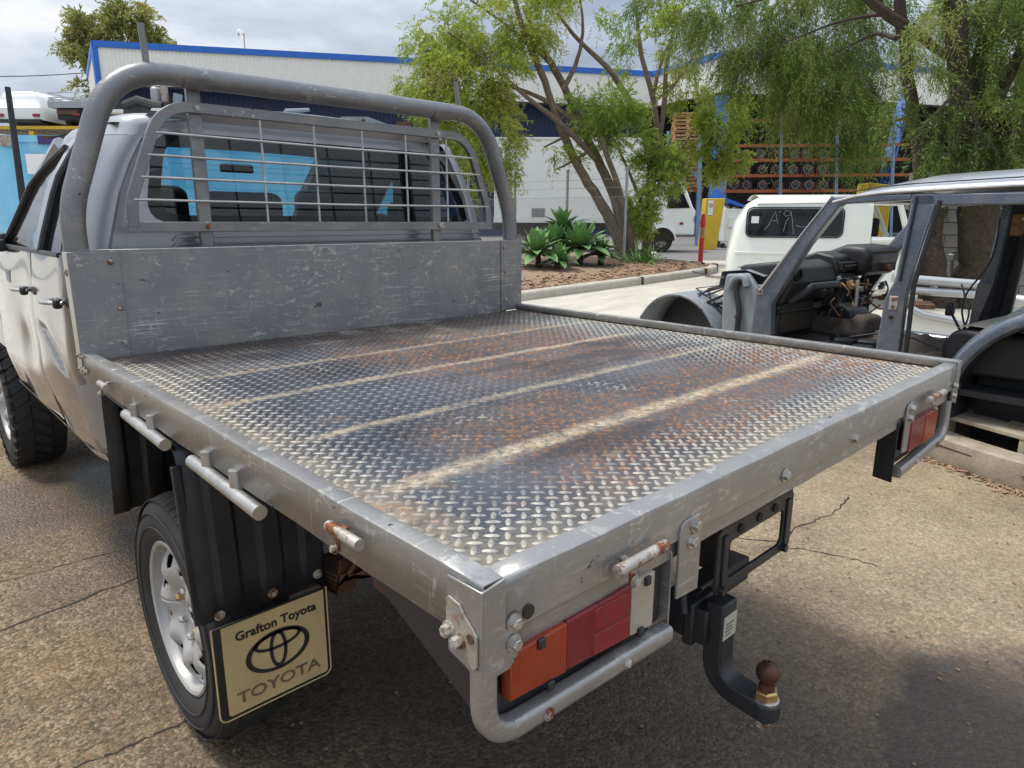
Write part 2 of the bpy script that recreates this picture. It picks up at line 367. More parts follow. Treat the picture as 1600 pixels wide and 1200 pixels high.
# ground
def ground_mat():
    t = NT('ground_concrete'); o = t.obj(world=True)
    v = t.vor(o, 88); v2 = t.vor(o, 42); v3 = t.vor(o, 150)
    st = t.n('SeparateColor'); t.l(v.outputs['Color'], st.inputs[0]); st2 = t.n('SeparateColor'); t.l(v2.outputs['Color'], st2.inputs[0])
    pal = t.cramp(st.outputs[0], [(0, (.055, .048, .042)), (.30, (.18, .135, .085)), (.55, (.30, .225, .135)), (.8, (.43, .34, .23)), (.93, (.55, .47, .35)), (1, (.38, .17, .06))])
    pal2 = t.cramp(st2.outputs[1], [(0, (.10, .085, .068)), (.5, (.24, .19, .135)), (1, (.42, .35, .26))])
    c = t.mix(.34, pal, pal2); c = t.mix(t.ramp(v3.outputs['Distance'], .35, .75, 0, .55), c, (.045, .036, .028))
    big = t.noise(o, .9, 6, .6); med = t.noise(o, 4.5, 6, .65); fine = t.noise(o, 320, 3)
    c = t.mix(t.ramp(big, .35, .65, .05, .55), c, t.mix(.6, c, (.27, .165, .07)))
    c = t.mix(t.ramp(med, .60, .74, 0, .35), c, (.085, .07, .055))
    xyz = t.n('SeparateXYZ'); t.l(o, xyz.inputs[0]); X, Y = xyz.outputs[0], xyz.outputs[1]
    wob = t.math('MULTIPLY', t.math('SUBTRACT', med, .5), .9)
    # paler worn paving on the right of the truck, browner on the left
    pale = t.ramp(t.math('ADD', X, wob), .9, 2.7)
    c = t.mix(t.math('MULTIPLY', pale, t.ramp(fine, .3, .7, .12, .42)), c, (.58, .49, .36))
    c = t.mix(1.0, c, t.mix(t.ramp(t.noise(o, 1.7, 7, .7), .35, .65), (.66, .64, .62), (1.0, .99, .98)), 'MULTIPLY')
    c = t.mix(t.ramp(t.noise(o, 7, 8, .75), .60, .70, 0, .5), c, (.07, .055, .042))
    far = t.ramp(t.math('ADD', t.math('ADD', X, Y), wob), 6.3, 7.4)
    smoothc = t.mix(t.ramp(t.noise(t.obj((.6, 3, 1), True), 2, 6), .35, .65), (.41, .385, .34), (.52, .49, .435))
    c = t.mix(far, c, smoothc)
    # oil stain behind the tray, drips plus painted shade beneath it, damp patch under the cab
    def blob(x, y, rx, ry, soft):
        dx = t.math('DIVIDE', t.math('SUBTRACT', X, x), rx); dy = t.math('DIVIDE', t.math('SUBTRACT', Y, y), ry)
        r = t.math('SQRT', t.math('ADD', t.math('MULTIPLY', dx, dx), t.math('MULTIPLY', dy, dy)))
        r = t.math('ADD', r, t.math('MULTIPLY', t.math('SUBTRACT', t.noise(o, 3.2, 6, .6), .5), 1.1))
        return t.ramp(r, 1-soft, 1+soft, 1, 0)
    oil_shade = t.math('MAXIMUM', blob(1.80, -.22, .50, .30, .2), t.math('MULTIPLY', blob(.95, .60, 1.05, 1.2, .4), .8))  # large blob paints the tray's shade into the ground along with oil drips
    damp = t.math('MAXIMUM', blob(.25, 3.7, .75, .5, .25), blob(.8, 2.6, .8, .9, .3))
    c = t.mix(t.math('MULTIPLY', oil_shade, .80), c, (.030, .026, .027))
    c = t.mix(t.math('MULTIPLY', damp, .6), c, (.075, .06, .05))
    rg = t.math('SUBTRACT', .88, t.math('MULTIPLY', t.math('MAXIMUM', damp, t.math('MULTIPLY', oil_shade, .6)), .5))
    t.set(Base_Color=c, Roughness=rg); t.b.inputs['Specular IOR Level'].default_value = .35
    h = t.math('ADD', t.math('MULTIPLY', v.outputs['Distance'], -1.6), t.math('MULTIPLY', fine, .35))
    h = t.math('MULTIPLY', h, t.ramp(far, 0, 1, 1, .15)); t.bump(h, .45, .007); return t.m
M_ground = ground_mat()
M_asph = mat('asphalt', (.17, .165, .16), .9, 0, .2, 2, .3, 60)
M_kerb = mat('kerb_concrete', (.42, .395, .34), .9, 0, .15, 5, .3, 50, dirt=(.20, .17, .13), dirt_amt=.36, ds=6)
M_mulch = mat('mulch_bed', (.25, .17, .115), .95, 0, .4, 18, .8, 40, dirt=(.38, .27, .18), dirt_amt=.45, ds=25)
M_chip = mat('bark_chip', (.30, .19, .12), .9, 0, .4, 20)
M_crack = mat('crack_dirt', (.035, .028, .02), .95, 0, .2)
def leaf_mat(name, stops, trans=.52, rough=.45):
    t = NT(name); a = t.n('Attribute'); a.attribute_name = 'tint'
    c = t.cramp(a.outputs['Fac'], stops); t.set(Base_Color=c, Roughness=rough)
    tl = t.n('BsdfTranslucent'); t.l(t.mix(.4, c, (.25, .32, .03)), tl.inputs[0])
    ms = t.n('MixShader'); ms.inputs[0].default_value = trans
    t.l(t.b.outputs[0], ms.inputs[1]); t.l(tl.outputs[0], ms.inputs[2]); t.l(ms.outputs[0], t.t.nodes['Material Output'].inputs[0]); return t.m
L_lime = leaf_mat('lime_leaves', [(0, (.16, .24, .03)), (.5, (.36, .44, .055)), (.85, (.50, .55, .11)), (1, (.50, .42, .17))])
L_green = leaf_mat('green_leaves', [(0, (.12, .20, .03)), (.5, (.30, .42, .065)), (1, (.44, .54, .13))])
L_dark = leaf_mat('needle_leaves', [(0, (.035, .062, .018)), (.45, (.11, .18, .04)), (.85, (.30, .38, .10)), (1, (.34, .27, .12))])
L_gum = leaf_mat('gum_leaves', [(0, (.13, .15, .05)), (.6, (.26, .27, .09)), (1, (.36, .25, .11))])
def agave_mat():
    t = NT('agave_leaf'); o = t.obj(); n = t.noise(o, 9, 4)
    c = t.mix(t.ramp(n, .3, .7), (.09, .20, .07), (.19, .34, .12)); t.set(Base_Color=c, Roughness=.42); return t.m
M_agave = agave_mat()
M_strap = mat('strap_leaf', (.13, .27, .05), .4, 0, .35, 12)
M_bark = mat('grey_brown_bark', (.165, .125, .09), .95, 0, .4, 12, .9, 45, dist=.012)
M_bark2 = mat('red_brown_bark', (.050, .033, .025), .95, 0, .45, 14, .9, 40, dist=.014)
M_barkm = mat('mossy_bark', (.050, .036, .025), .95, 0, .7, 16, 1., 22, dirt=(.05, .055, .02), dirt_amt=.45, ds=14, dist=.03)
M_whitem = mat('white_cladding', (.80, .785, .72), .55, 0, .05, .6, dirt=(.48, .44, .38), dirt_amt=.22, ds=1.2)
M_navy = mat('navy_cladding', (.012, .020, .075), .5, 0, .15, 1)
M_blue = mat('blue_steel', (.015, .13, .50), .45, 0, .12, 2, dirt=(.30, .33, .38), dirt_amt=.18, ds=5)
M_inside = mat('shed_interior', (.02, .02, .022), .9, 0, .3, 1)
M_orange = mat('orange_beam', (.30, .065, .018), .5, 0, .2, 3)
M_rackpost = mat('rack_post_blue', (.16, .24, .36), .5, .2, .2, 3)
M_timber = mat('pale_timber', (.50, .30, .14), .85, 0, .25, 7, .2, 40)
M_oldtimber = mat('weathered_timber', (.33, .28, .215), .9, 0, .25, 8, .5, 50, dirt=(.17, .12, .08), dirt_amt=.35, ds=9, dist=.008)
M_white = mat('white_paint', (.84, .84, .81), .4, 0, .04, 2, dirt=(.50, .47, .40), dirt_amt=.16, ds=4)
M_cream = mat('cream_white_paint', (.78, .80, .74), .35, 0, .04, 2, coat=.3, dirt=(.42, .40, .33), dirt_amt=.16, ds=4)
M_yellow = mat('yellow_paint', (.62, .42, .03), .6, 0, .12, 4, .1, 30, dirt=(.35, .25, .08), dirt_amt=.3, ds=5)
M_redp = mat('red_plastic', (.52, .025, .03), .45, 0, .1)
M_tanband = mat('tan_band', (.42, .20, .10), .4, 0, .2, 12)
def cont_mat():
    t = NT('blue_container'); o = t.obj(); n = t.noise(o, .9, 6, .6)
    c = t.mix(t.ramp(n, .35, .65), (.13, .42, .68), (.24, .56, .76)); s = t.ramp(t.noise(t.obj((3, 3, .25)), 1.2, 6), .5, .75)
    c = t.mix(t.math('MULTIPLY', s, .4), c, (.42, .55, .60)); r = t.ramp(t.noise(o, 1.7, 8, .75), .64, .72); c = t.mix(t.math('MULTIPLY', r, .7), c, (.33, .20, .13))
    t.set(Base_Color=c, Roughness=.6); return t.m
M_cont = cont_mat()
M_contb = mat('faded_blue_patch', (.05, .24, .50), .6, 0, .1)
M_purple = mat('purple_patch', (.05, .03, .16), .6)
M_sign = mat('white_sign', (.75, .75, .75), .6, 0, .03)
M_block = mat('grey_block', (.22, .21, .20), .95, 0, .15, 5, .4, 60)
M_mortar = mat('mortar', (.15, .145, .14), .95, 0, .1)
M_carpet = mat('dirty_carpet', (.075, .062, .055), .98, 0, .35, 9, .5, 90)
M_seatg = mat('grey_seat_cloth', (.36, .34, .30), .95, 0, .15, 40, .4, 220)
M_vinyl = mat('dark_vinyl', (.016, .018, .022), .5, 0, .2, 9, .1, 90, dirt=(.09, .085, .075), dirt_amt=.25)
M_alu = mat('galvanised', (.50, .51, .52), .4, .6, .12, 4)
M_gal = mat('galvanised_post', (.36, .37, .38), .5, .5, .15, 8)
M_wire = mat('fence_wire', (.42, .43, .43), .5, .5, .1)
M_engine = mat('dirty_alloy', (.06, .058, .055), .6, .5, .4, 8, .3, 30, dirt=(.10, .05, .03), dirt_amt=.4)
M_text = mat('black_lettering', (.022, .020, .018), .5, 0, .2)
M_textg = mat('worn_lettering', (.16, .125, .075), .5, 0, .4, 25)
M_wdark = mat('dark_window', (.012, .014, .016), .06, 0, .2)
M_scrib = mat('white_marker', (.30, .34, .36), .7)
M_label = mat('pale_label', (.42, .42, .36), .6, 0, .08, 60)
M_leafd = mat('dry_leaf', (.30, .17, .07), .8, 0, .5, 30)
# ================================================================ the silver ute with its steel tray
UTE = thing('tray_ute', 'silver grey utility truck with a worn checker plate flat tray in the foreground', 'ute', (.9, 1.43, 0), world=True)
TW, TL, ZT = 1.80, 1.805, 1.09
def P(mb, name, m, par=None, **k): return mb.build(name, m, par or UTE, **k)
def hexbolt(p, axis, r=.010, h=.008, m=None, par=None, name='bolt', washer=True):
    b = MB(); p = Vector(p); a = Vector(axis)
    if washer: b.lathe([(.0, 0), (r*1.45, 0), (r*1.45, .002), (0, .002)], p, a, 12)
    b.lathe([(0, .002), (r, .002), (r, h), (r*.85, h+.001), (0, h+.001)], p, a, 6)
    return P(b, name, m or M_galv, par, sm=20)
# --- deck sheet with raised lugs
deck = MB().span((.036, .046, ZT-.028), (TW-.030, TL-.004, ZT-.022)); DECK = P(deck, 'checker_deck', M_deck)
ZD = ZT-.022
def lug_mesh(ax):
    # a lens shaped ridge 24 mm long lying along ax
    d = Vector((ax[0], ax[1], 0)).normalized(); n = Vector((-d.y, d.x, 0)); ln, w, h = .0118, .0046, .0017
    ring = [d*ln*math.cos(a)+n*w*math.sin(a)*1.0 for a in [0, .55, 1.57, 2.59, 3.14159, 3.69, 4.71, 5.73]]
    top = [v*.55+Vector((0, 0, h)) for v in ring]
    return [tuple(v) for v in ring+top], [(i, (i+1) % 8, 8+(i+1) % 8, 8+i) for i in range(8)]+[tuple(range(8, 16))]
q = math.sqrt(.5); pitch = .0216
ca = math.cos(R(46)); sa = math.sin(R(46))
cells = []
for i in range(-130, 131):
    for j in range(-130, 131):
        x = .9 + pitch*(i*ca - j*sa)/1; y = .9 + pitch*(i*sa + j*ca)
        if .05 < x < TW-.042 and .058 < y < TL-.014: cells.append((x, y, (i+j) % 2))
cells.sort(key=lambda c: (c[0]-CAM.x)**2 + (c[1]-CAM.y)**2)
protos = []
for k in (0, 1):
    v, f = lug_mesh((ca, sa) if k else (-sa, ca)); me = bpy.data.meshes.new('lug'); me.from_pydata(v, [], f); smooth(me, 50); me.materials.append(M_lug); protos.append((me, v, f))
for x, y, k in cells[:290]:
    o = link('lug', protos[k][0], M_lug, DECK); o.location = (x, y, ZD); o.rotation_euler = (0, 0, random.uniform(-.06, .06))
lb = MB()
for x, y, k in cells[290:]: lb.add([(a+x, b+y, c+ZD) for a, b, c in protos[k][1]], protos[k][2])
me = lb.mesh('lugs', 50); link('raised_lugs', me, M_lug, DECK, kind='stuff')
# a dark gap line of dirt where the sheet meets rail and beam
g = MB().span((.030, .038, ZT-.024), (TW-.024, .046, ZT-.0215)); P(g, 'seam_dirt', M_crack, DECK)
# --- side rails: folded channels
def rail(x0, sgn):
    b = MB(); w = .032
    prof = [(0, 0), (0, -.080), (.012*1, -.080), (.012, -.074), (.004, -.074), (.004, -.004), (w-.003, -.004), (w-.003, -.022), (w, -.022), (w, 0)]
    b.sweep([(x0, .004, ZT), (x0, TL+.03, ZT)], [(-a*sgn*-1, z) for a, z in prof], up=(0, 0, 1))
    return P(b, 'side_rail', M_rail, bevel=.003)
def rail_box(x0, sgn):
    b = MB(); n = 24
    y0, y1 = .004, TL+.028
    rows = []
    pr = [(0, -.080), (0, -.004), (.0012, -.0012), (.004, 0), (.028, 0), (.031, -.001), (.032, -.004), (.032, -.024)]
    for i in range(n+1):
        y = y0+(y1-y0)*i/n; wv = .0012*math.sin(i*1.3)*(1 if 0 < i < n else 0)
        rows.append([Vector((x0+sgn*(a+wv), y, ZT+z)) for a, z in pr])
    b.grid(rows); o = P(b, 'side_rail', M_rail, sm=30, solid=.003); return o
RL = rail_box(0, 1); RR = rail_box(TW, -1)
RR.location.z += .006
# --- rear beam: upper folded beam and set back lower lip
b = MB(); rows = []
pr = [(.038, -.024), (.038, -.003), (.035, 0), (.009, -.001), (.004, -.004), (.002, -.010), (.002, -.072), (.004, -.0745), (.010, -.0755), (.010, -.104), (.014, -.107), (.034, -.107)]
for i in range(31):
    x = .033+(TW-.066)*i/30; wv = .0010*math.sin(i*1.7)
    rows.append([Vector((x, y+wv*(0 < i < 30), ZT-.002+z)) for y, z in pr])
b.grid(rows); BEAM = P(b, 'rear_beam', M_rail, sm=30, solid=.003)
for x, m in ((.068, M_crack),):
    P(MB().lathe([(0, .0), (.009, 0), (.009, .003), (0, .003)], (x, .0015, ZT-.058), (0, -1, 0), 14), 'drain_hole', m, BEAM, sm=0)
# --- corner end plates (folded gusset round the rail end)
for sg, x0 in ((1, 0.), (-1, TW)):
    b = MB(); X = lambda a: x0+sg*a
    if sg == 1:
        rear = [(-.003, ZT-.006), (.032, ZT-.001), (.032, ZT-.066), (.052, ZT-.060), (.052, ZT-.108), (.038, ZT-.121), (.012, ZT-.121), (-.003, ZT-.123)]
    else:
        rear = [(-.003, ZT+.004), (.030, ZT+.004), (.030, ZT-.060), (.050, ZT-.056), (.050, ZT-.098), (.036, ZT-.112), (-.003, ZT-.118)]
    b.prism([(X(a), z) for a, z in rear], (0, 0, 0), (1, 0, 0), (0, 0, 1), (0, 1, 0), .004)
    side = [(0, ZT-.006), (.062, ZT-.008), (.062, ZT-.106), (.03, ZT-.113), (0, ZT-.123)]
    b.prism([(y, z) for y, z in side], (X(-.004), 0, 0), (0, 1, 0), (0, 0, 1), (sg, 0, 0), .0036)
    ep = P(b, 'end_plate', M_rail, bevel=.0012)
    pl = MB(); po = [(.006, ZT-.100), (.006, ZT-.062), (.012, ZT-.056), (.028, ZT-.044), (.036, ZT-.034), (.056, ZT-.031), (.061, ZT-.036), (.061, ZT-.082), (.028, ZT-.098), (.012, ZT-.108)]
    pl.prism(po, (X(-.0072), 0, 0), (0, 1, 0), (0, 0, 1), (sg, 0, 0), .003)
    rp = P(pl, 'latch_plate', M_rustplate, bevel=.001)
    for y, z in ((.055, ZT-.074), (.036, ZT-.080)): hexbolt((X(-.0072), y, z), (-sg, 0, 0), .0075, .009, M_rustbolt)
    P(MB().lathe([(0, 0), (.006, 0), (.006, .0015), (0, .0015)], (X(-.0072), .016, ZT-.068), (-sg, 0, 0), 12), 'rust_hole', M_rust, rp, sm=0)
    for z in (ZT-.060, ZT-.087) if sg == 1 else (ZT-.062, ZT-.090): hexbolt((X(.043), -.0005, z), (0, -1, 0), .0075, .009)
# --- tie pins on rails and beam
def pin(a, c, ax, nrm, ln=.085):
    a = Vector(a); ax = Vector(ax); n = Vector(nrm)
    b = MB(); b.tube([a-ax*ln/2, a+ax*ln/2], .0085, 14); o = P(b, 'tie_pin', M_pin)
    b = MB(); h = n*-.020; p = a-ax*.020; b.bar(p+Vector((0, 0, -.030)), p, .014, .004, n); b.bar(p+Vector((0, 0, -.004)), p+h, .012, .006)
    P(b, 'pin_bracket', M_pin, o, bevel=.001); hexbolt(p+Vector((0, 0, -.026))+n*.003, n, .006, .006, M_rustbolt, o)
pin((-.016, .275, ZT-.031), 0, (0, -1, 0), (-1, 0, 0), .082); pin((-.016, 1.53, ZT-.045), 0, (0, -1, 0), (-1, 0, 0), .07)
pin((.268, -.017, ZT-.054), 0, (1, 0, 0), (0, -1, 0), .11); pin((1.53, -.017, ZT-.050), 0, (1, 0, 0), (0, -1, 0), .13)
# --- rope rails under the left rail (and on the right)
for X in (-.006, TW+.006):
    for y0, y1 in ((1.375, 1.075), (.905, .580)):
        o = P(MB().tube([(X, y0, .996), (X, y1, .988)], .0135, 16), 'rope_rail', M_steel, bevel=None)
        for f in (.23, .66):
            y = y0+(y1-y0)*f
            P(MB().tube([(X+(.006 if X < 1 else -.006), y, .999), (X+(.006 if X < 1 else -.006), y, 1.035)], .0125, 14), 'rope_rail_leg', M_steel, o)
# bolts along the beam
for x in (.725, 1.043): hexbolt((x, .0015, ZT-.060), (0, -1, 0), .009, .008)
# hang brackets and side plates
for x0, x1 in ((.382, .441), (1.366, 1.404)):
    b = MB(); b.prism([(x0, .920), (x1, .916), (x1, ZT-.048), (x1-.003, ZT-.044), (x0+.014, ZT-.046), (x0+.004, ZT-.052), (x0, ZT-.062)], (0, -.003, 0), (1, 0, 0), (0, 0, 1), (0, 1, 0), .0045)
    P(b, 'hang_bracket', M_rail, bevel=.001)
    hexbolt(((x0+x1)/2+.008, -.003, ZT-.059), (0, -1, 0), .0085, .008); hexbolt(((x0+x1)/2+.002, -.003, ZT-.083), (0, -1, 0), .0085, .008)
b = MB(); b.prism([(0, .848), (0, .995), (.004, 1.0), (.10, 1.0), (.10, .86)], (.376, .006, 0), (0, 1, 0), (0, 0, 1), (1, 0, 0), .004); P(b, 'lamp_side_plate', M_rail, bevel=.001)
b = MB(); b.prism([(0, .845), (0, 1.0), (.045, 1.0), (.045, .85)], (1.345, .006, 0), (0, 1, 0), (0, 0, 1), (1, 0, 0), .005); P(b, 'lamp_side_plate', M_blackm, bevel=.001)
# --- tail lamps
def lamp(name, segs, z0, z1, back):
    b = MB(); b.span((back[0], .020, z0-.020), (back[1], .026, z1+.004)); h = P(b, name, M_black, bevel=.002)
    for nm, m, xa, xb, yf in segs:
        b = MB(); zz0, zz1 = z0, z1
        tl_ = lambda x: .020-.09*(x-.03) if x < 1 else 0
        poly = [(xa, zz0+tl_(xa)), (xb-.0008, zz0+tl_(xb)), (xb-.0008, zz1), (xa, zz1)]
        b.prism(poly, (0, yf, 0), (1, 0, 0), (0, 0, 1), (0, 1, 0), .019-yf); P(b, nm, m, h, bevel=.003, seg=3)
    return h
h = lamp('tail_lamp', [('amber_lens', M_amber, .040, .142, .002), ('red_lens', M_red2, .1425, .279, .004), ('clear_lens', M_wlens, .2795, .334, .004)], .902, .984, (.03, .372))
for z0_, z1_ in ((.906, .940), (.945, .978)): P(MB().prism([(.196, z0_+.003), (.273, z0_-.004), (.273, z1_-.004), (.196, z1_+.0)], (0, .0030, 0), (1, 0, 0), (0, 0, 1), (0, 1, 0), .003), 'reflector_block', M_red, h, bevel=.001)
for x, z in ((.092, .978), (.31, .978), (.11, .909), (.30, .900)):
    P(MB().span((x-.006, -.002, z-.007), (x+.006, .004, z+.007)), 'screw_recess', M_black, h, bevel=.002)
lamp('tail_lamp', [('red_lens', M_red2, 1.405, 1.512, -.006), ('amber_lens', M_amber, 1.513, 1.612, -.007)], .912, .992, (1.40, 1.64))
# back plate behind the lamp
P(MB().span((.02, .030, .87), (.375, .034, 1.0)), 'lamp_back_plate', M_blackm); P(MB().span((1.36, .030, .87), (1.77, .034, 1.0)), 'lamp_back_plate', M_blackm)
# --- bent lamp guards
def guard(x0, s, xe):
    pts = fillet([(x0+s*.004, .012, .985), (x0+s*.002, .010, .884), (x0+s*.05, .008, .881), (xe, .006, .866)], {1: .050, 2: .01}, 8)
    b = MB(); b.sweep(pts, rrect(.027, .027, .008, 4), up=(0, -1, 0)); o = P(b, 'lamp_guard', M_rail, sm=50)
    for f in (.26, .70):
        x = x0+(xe-x0)*f; hexbolt((x, -.006, .8815-.0155*f), (0, -1, 0), .006, .004, M_pin, o)
    return o
guard(.004, 1, .372); guard(1.752, -1, 1.37)
# little tank / lower black wedge behind the left corner
b = MB(); b.prism([(.05, .99), (.42, 1.005), (.42, .985), (.30, .955), (.14, .890), (.05, .850)], (.045, 0, 0), (0, 1, 0), (0, 0, 1), (1, 0, 0), .006); P(b, 'rear_gusset', M_black)
# --- under tray: cross members, chassis, towbar, plate holder
for y in (.352, .668, 1.03, 1.33, 1.60): P(MB().span((.04, y-.02, ZT-.075), (TW-.04, y+.02, ZT-.0285)), 'cross_member', M_blackm)
for x in (.50, 1.30):
    P(MB().span((x-.04, .30, .80), (x+.04, 4.95, .95)), 'chassis_rail', M_blackm, bevel=.006)
    P(MB().span((x-.03, .25, .952), (x+.03, 1.78, 1.014)), 'tray_bearer', M_blackm)
    b = MB()
    for k in range(5): b.sweep([(x-.07, .75+.08*k, .64-.02*k), (x-.07, 1.1, .50-.014*k), (x-.07, 1.43, .455-.012*k), (x-.07, 1.8, .50-.014*k), (x-.07, 2.1-.08*k, .62-.02*k)], [(-.03, -.005), (.03, -.005), (.03, .005), (-.03, .005)], up=(0, 0, 1))
    P(b, 'leaf_spring', M_rust)
    P(MB().bar((x-.07, .73, .62), (x-.06, .70, .86), .05, .03), 'spring_shackle', M_rust)
b = MB(); b.tube([(.20, 1.43, .345), (1.6, 1.43, .345)], .045, 16); b.lathe([(0, -.16), (.08, -.15), (.15, -.06), (.16, 0), (.15, .06), (.08, .14), (0, .15)], (.9, 1.43, .345), (0, 1, 0), 20); P(b, 'rear_axle', M_rust)
P(MB().tube([(.62, .45, .78), (.62, .9, .70), (.66, 1.6, .66), (.66, 2.6, .55)], .03, 12), 'exhaust_pipe', M_rust)
P(MB().bar((.36, .78, .80), (.36, .78, .60), .09, .012), 'spring_hanger', M_rust, bevel=.003)
b = MB(); b.span((.33, .62, .70), (.42, .92, .79)); P(b, 'hanger_block', M_rust, bevel=.012)
P(MB().tube([(.56, 1.3, .36), (.62, 1.0, .84)], .025, 12), 'shock_absorber', M_blackm)
# towbar
TOW = P(MB().span((.50, .30, .50), (1.24, .36, .57)), 'towbar_beam', M_blackm, bevel=.006)
for x in (.52, 1.22): P(MB().span((x-.02, .36, .50), (x+.02, .50, .84)), 'towbar_arm', M_blackm, TOW, bevel=.004)
P(MB().span((.855, .205, .51), (.945, .32, .60)), 'receiver', M_black, TOW, bevel=.006)
P(MB().span((.845, .235, .50), (.955, .262, .61)), 'receiver_collar', M_black, TOW, bevel=.006)
b = MB(); pts = fillet([(.90, .195, .625), (.90, .195, .415), (.90, .05, .405)], .075, 8); b.sweep(pts, [(-.024, -.031), (.024, -.031), (.024, .031), (-.024, .031)], up=(1, 0, 0)); TG = P(b, 'tow_tongue', M_black, bevel=.006)
P(MB().span((.872, .1695, .535), (.928, .1712, .595)), 'data_label', M_label, TG)
for k in range(5): P(MB().span((.880, .1686, .545+.009*k), (.880+.040*(.6+.08*((k*3) % 5)), .1694, .548+.009*k)), 'print_line', M_textg, TG) if k < 4 else None
P(MB().lathe([(0, 0), (.034, 0), (.034, .040), (0, .040)], (.90, .070, .385), (0, 0, 1), 24), 'tongue_pad', M_black, TG, sm=40, bevel=.004)
P(MB().lathe([(0, 0), (.030, 0), (.030, .005), (.026, .007), (0, .007)], (.90, .070, .425), (0, 0, 1), 24), 'washer', M_galv, TG)
P(MB().lathe([(0, 0), (.027, 0), (.027, .018), (.022, .021), (0, .021)], (.90, .070, .432), (0, 0, 1), 6), 'ball_nut', M_brass, TG, sm=20, bevel=.002)
b = MB(); b.lathe([(.018, .453), (.016, .470)]+[(.0265*math.sin(R(a)), .495-.0265*math.cos(R(a))) for a in range(38, 181, 8)], (.90, .070, 0), (0, 0, 1), 28); P(b, 'tow_ball', mat('rusty_ball', (.10, .045, .032), .5, .5, .4, 60, .15, 200), TG, sm=60)
P(MB().lathe([(0, 0), (.017, 0), (.017, -.03), (0, -.03)], (.90, .070, .386), (0, 0, 1), 6), 'ball_shank', M_rustbolt, TG, sm=20)
P(MB().tube([(.83, .25, .59), (.845, .27, .66)], .009, 10), 'hitch_pin', M_black, TOW)
# number plate holder (empty frame)
xo = (.790, 1.140); zo = (.690, .838); xi = (.845, 1.055); zi = (.725, .800); y = .155
b = MB(); o = [(p[0]+.965, p[1]+.764) for p in rrect(.350, .150, .014, 4)]; n_ = [(p[0]+.965, p[1]+.757) for p in rrect(.255, .090, .018, 4)]
k = len(o); vs = [(a, y, z) for a, z in o]+[(a, y, z) for a, z in n_]+[(a, y+.008, z) for a, z in o]+[(a, y+.008, z) for a, z in n_]
b.add(vs, [f for i in range(k) for j in [(i+1) % k] for f in ((i, j, k+j, k+i), (2*k+i, 3*k+i, 3*k+j, 2*k+j), (i, 2*k+i, 2*k+j, j), (k+i, k+j, 3*k+j, 3*k+i))])
PH = P(b, 'plate_holder', M_black, bevel=.002)
for x, z in ((.81, .70), (1.10, .70)): P(MB().lathe([(0, 0), (.010, 0), (.010, .014), (0, .014)], (x, y+.002, z), (0, -1, 0), 10), 'plate_screw', M_black, PH)
for x in (.88, .965, 1.04): P(MB().lathe([(0, 0), (.011, 0), (.011, .004), (0, .004)], (x, y, .822), (0, -1, 0), 14), 'plate_hole', M_crack, PH, sm=0)
for x in (.818, 1.112): P(MB().span((x-.010, y-.005, .705), (x+.010, y, .825)), 'frame_rib', M_black, PH, bevel=.004)
P(MB().span((.80, .155, .838), (1.13, .20, .90)), 'plate_mount', M_blackm, PH)
P(MB().span((1.14, .10, .95), (1.22, .20, .985)), 'wiring_clip', M_black, bevel=.006); P(MB().bar((1.15, .15, .95), (1.20, .10, .935), .05, .006), 'wiring_flap', M_black)
# --- headboard
HB = P(MB().span((.075, TL+.004, ZT-.03), (TW-.09, TL+.008, ZT+.294)), 'headboard', M_head)
P(MB().span((.075, TL+.004, ZT+.294), (TW-.09, TL+.026, ZT+.298)), 'headboard_lip', M_galv, HB, bevel=.001)
b = MB(); b.span((-.004, TL-.001, ZT-.066), (.130, TL+.0035, ZT+.293)); P(b, 'headboard_post', M_head, HB, bevel=.0015); b = MB(); b.span((-.004, TL+.0035, ZT-.066), (-.0005, TL+.06, ZT+.293)); P(b, 'post_return', M_galv, HB, bevel=.0015)
P(MB().span((TW-.125, TL-.001, ZT-.02), (TW+.004, TL+.0035, ZT+.297)), 'headboard_post', M_head, HB, bevel=.0015); P(MB().span((TW, TL+.0035, ZT-.02), (TW+.004, TL+.06, ZT+.297)), 'post_return', M_head, HB, bevel=.0015)
for x, z in ((.105, .262), (.117, .125), (.115, .018), (1.69, .265), (1.70, .155), (1.702, .03)):
    P(MB().lathe([(0, 0), (.0085, 0), (.0085, .002), (.005, .006), (0, .007)], (x, TL-.001, ZT+z), (0, -1, 0), 12), 'rivet', M_rustbolt, HB)
for z in (ZT-.006, ZT-.046):
    for y in (TL+.012, TL-.02): hexbolt((-.0045, y, z), (-1, 0, 0), .0065, .008, M_rustbolt, HB)
hexbolt((-.004, TL-.046, ZT-.048), (-1, 0, 0), .0065, .008, M_rustbolt, HB); hexbolt((-.004, TL+.03, ZT+.235), (-1, 0, 0), .008, .006, M_rustbolt, HB)
P(MB().span((.012, TL+.001, ZT+.294), (.11, TL+.03, ZT+.2975)), 'post_cap', M_head, HB)
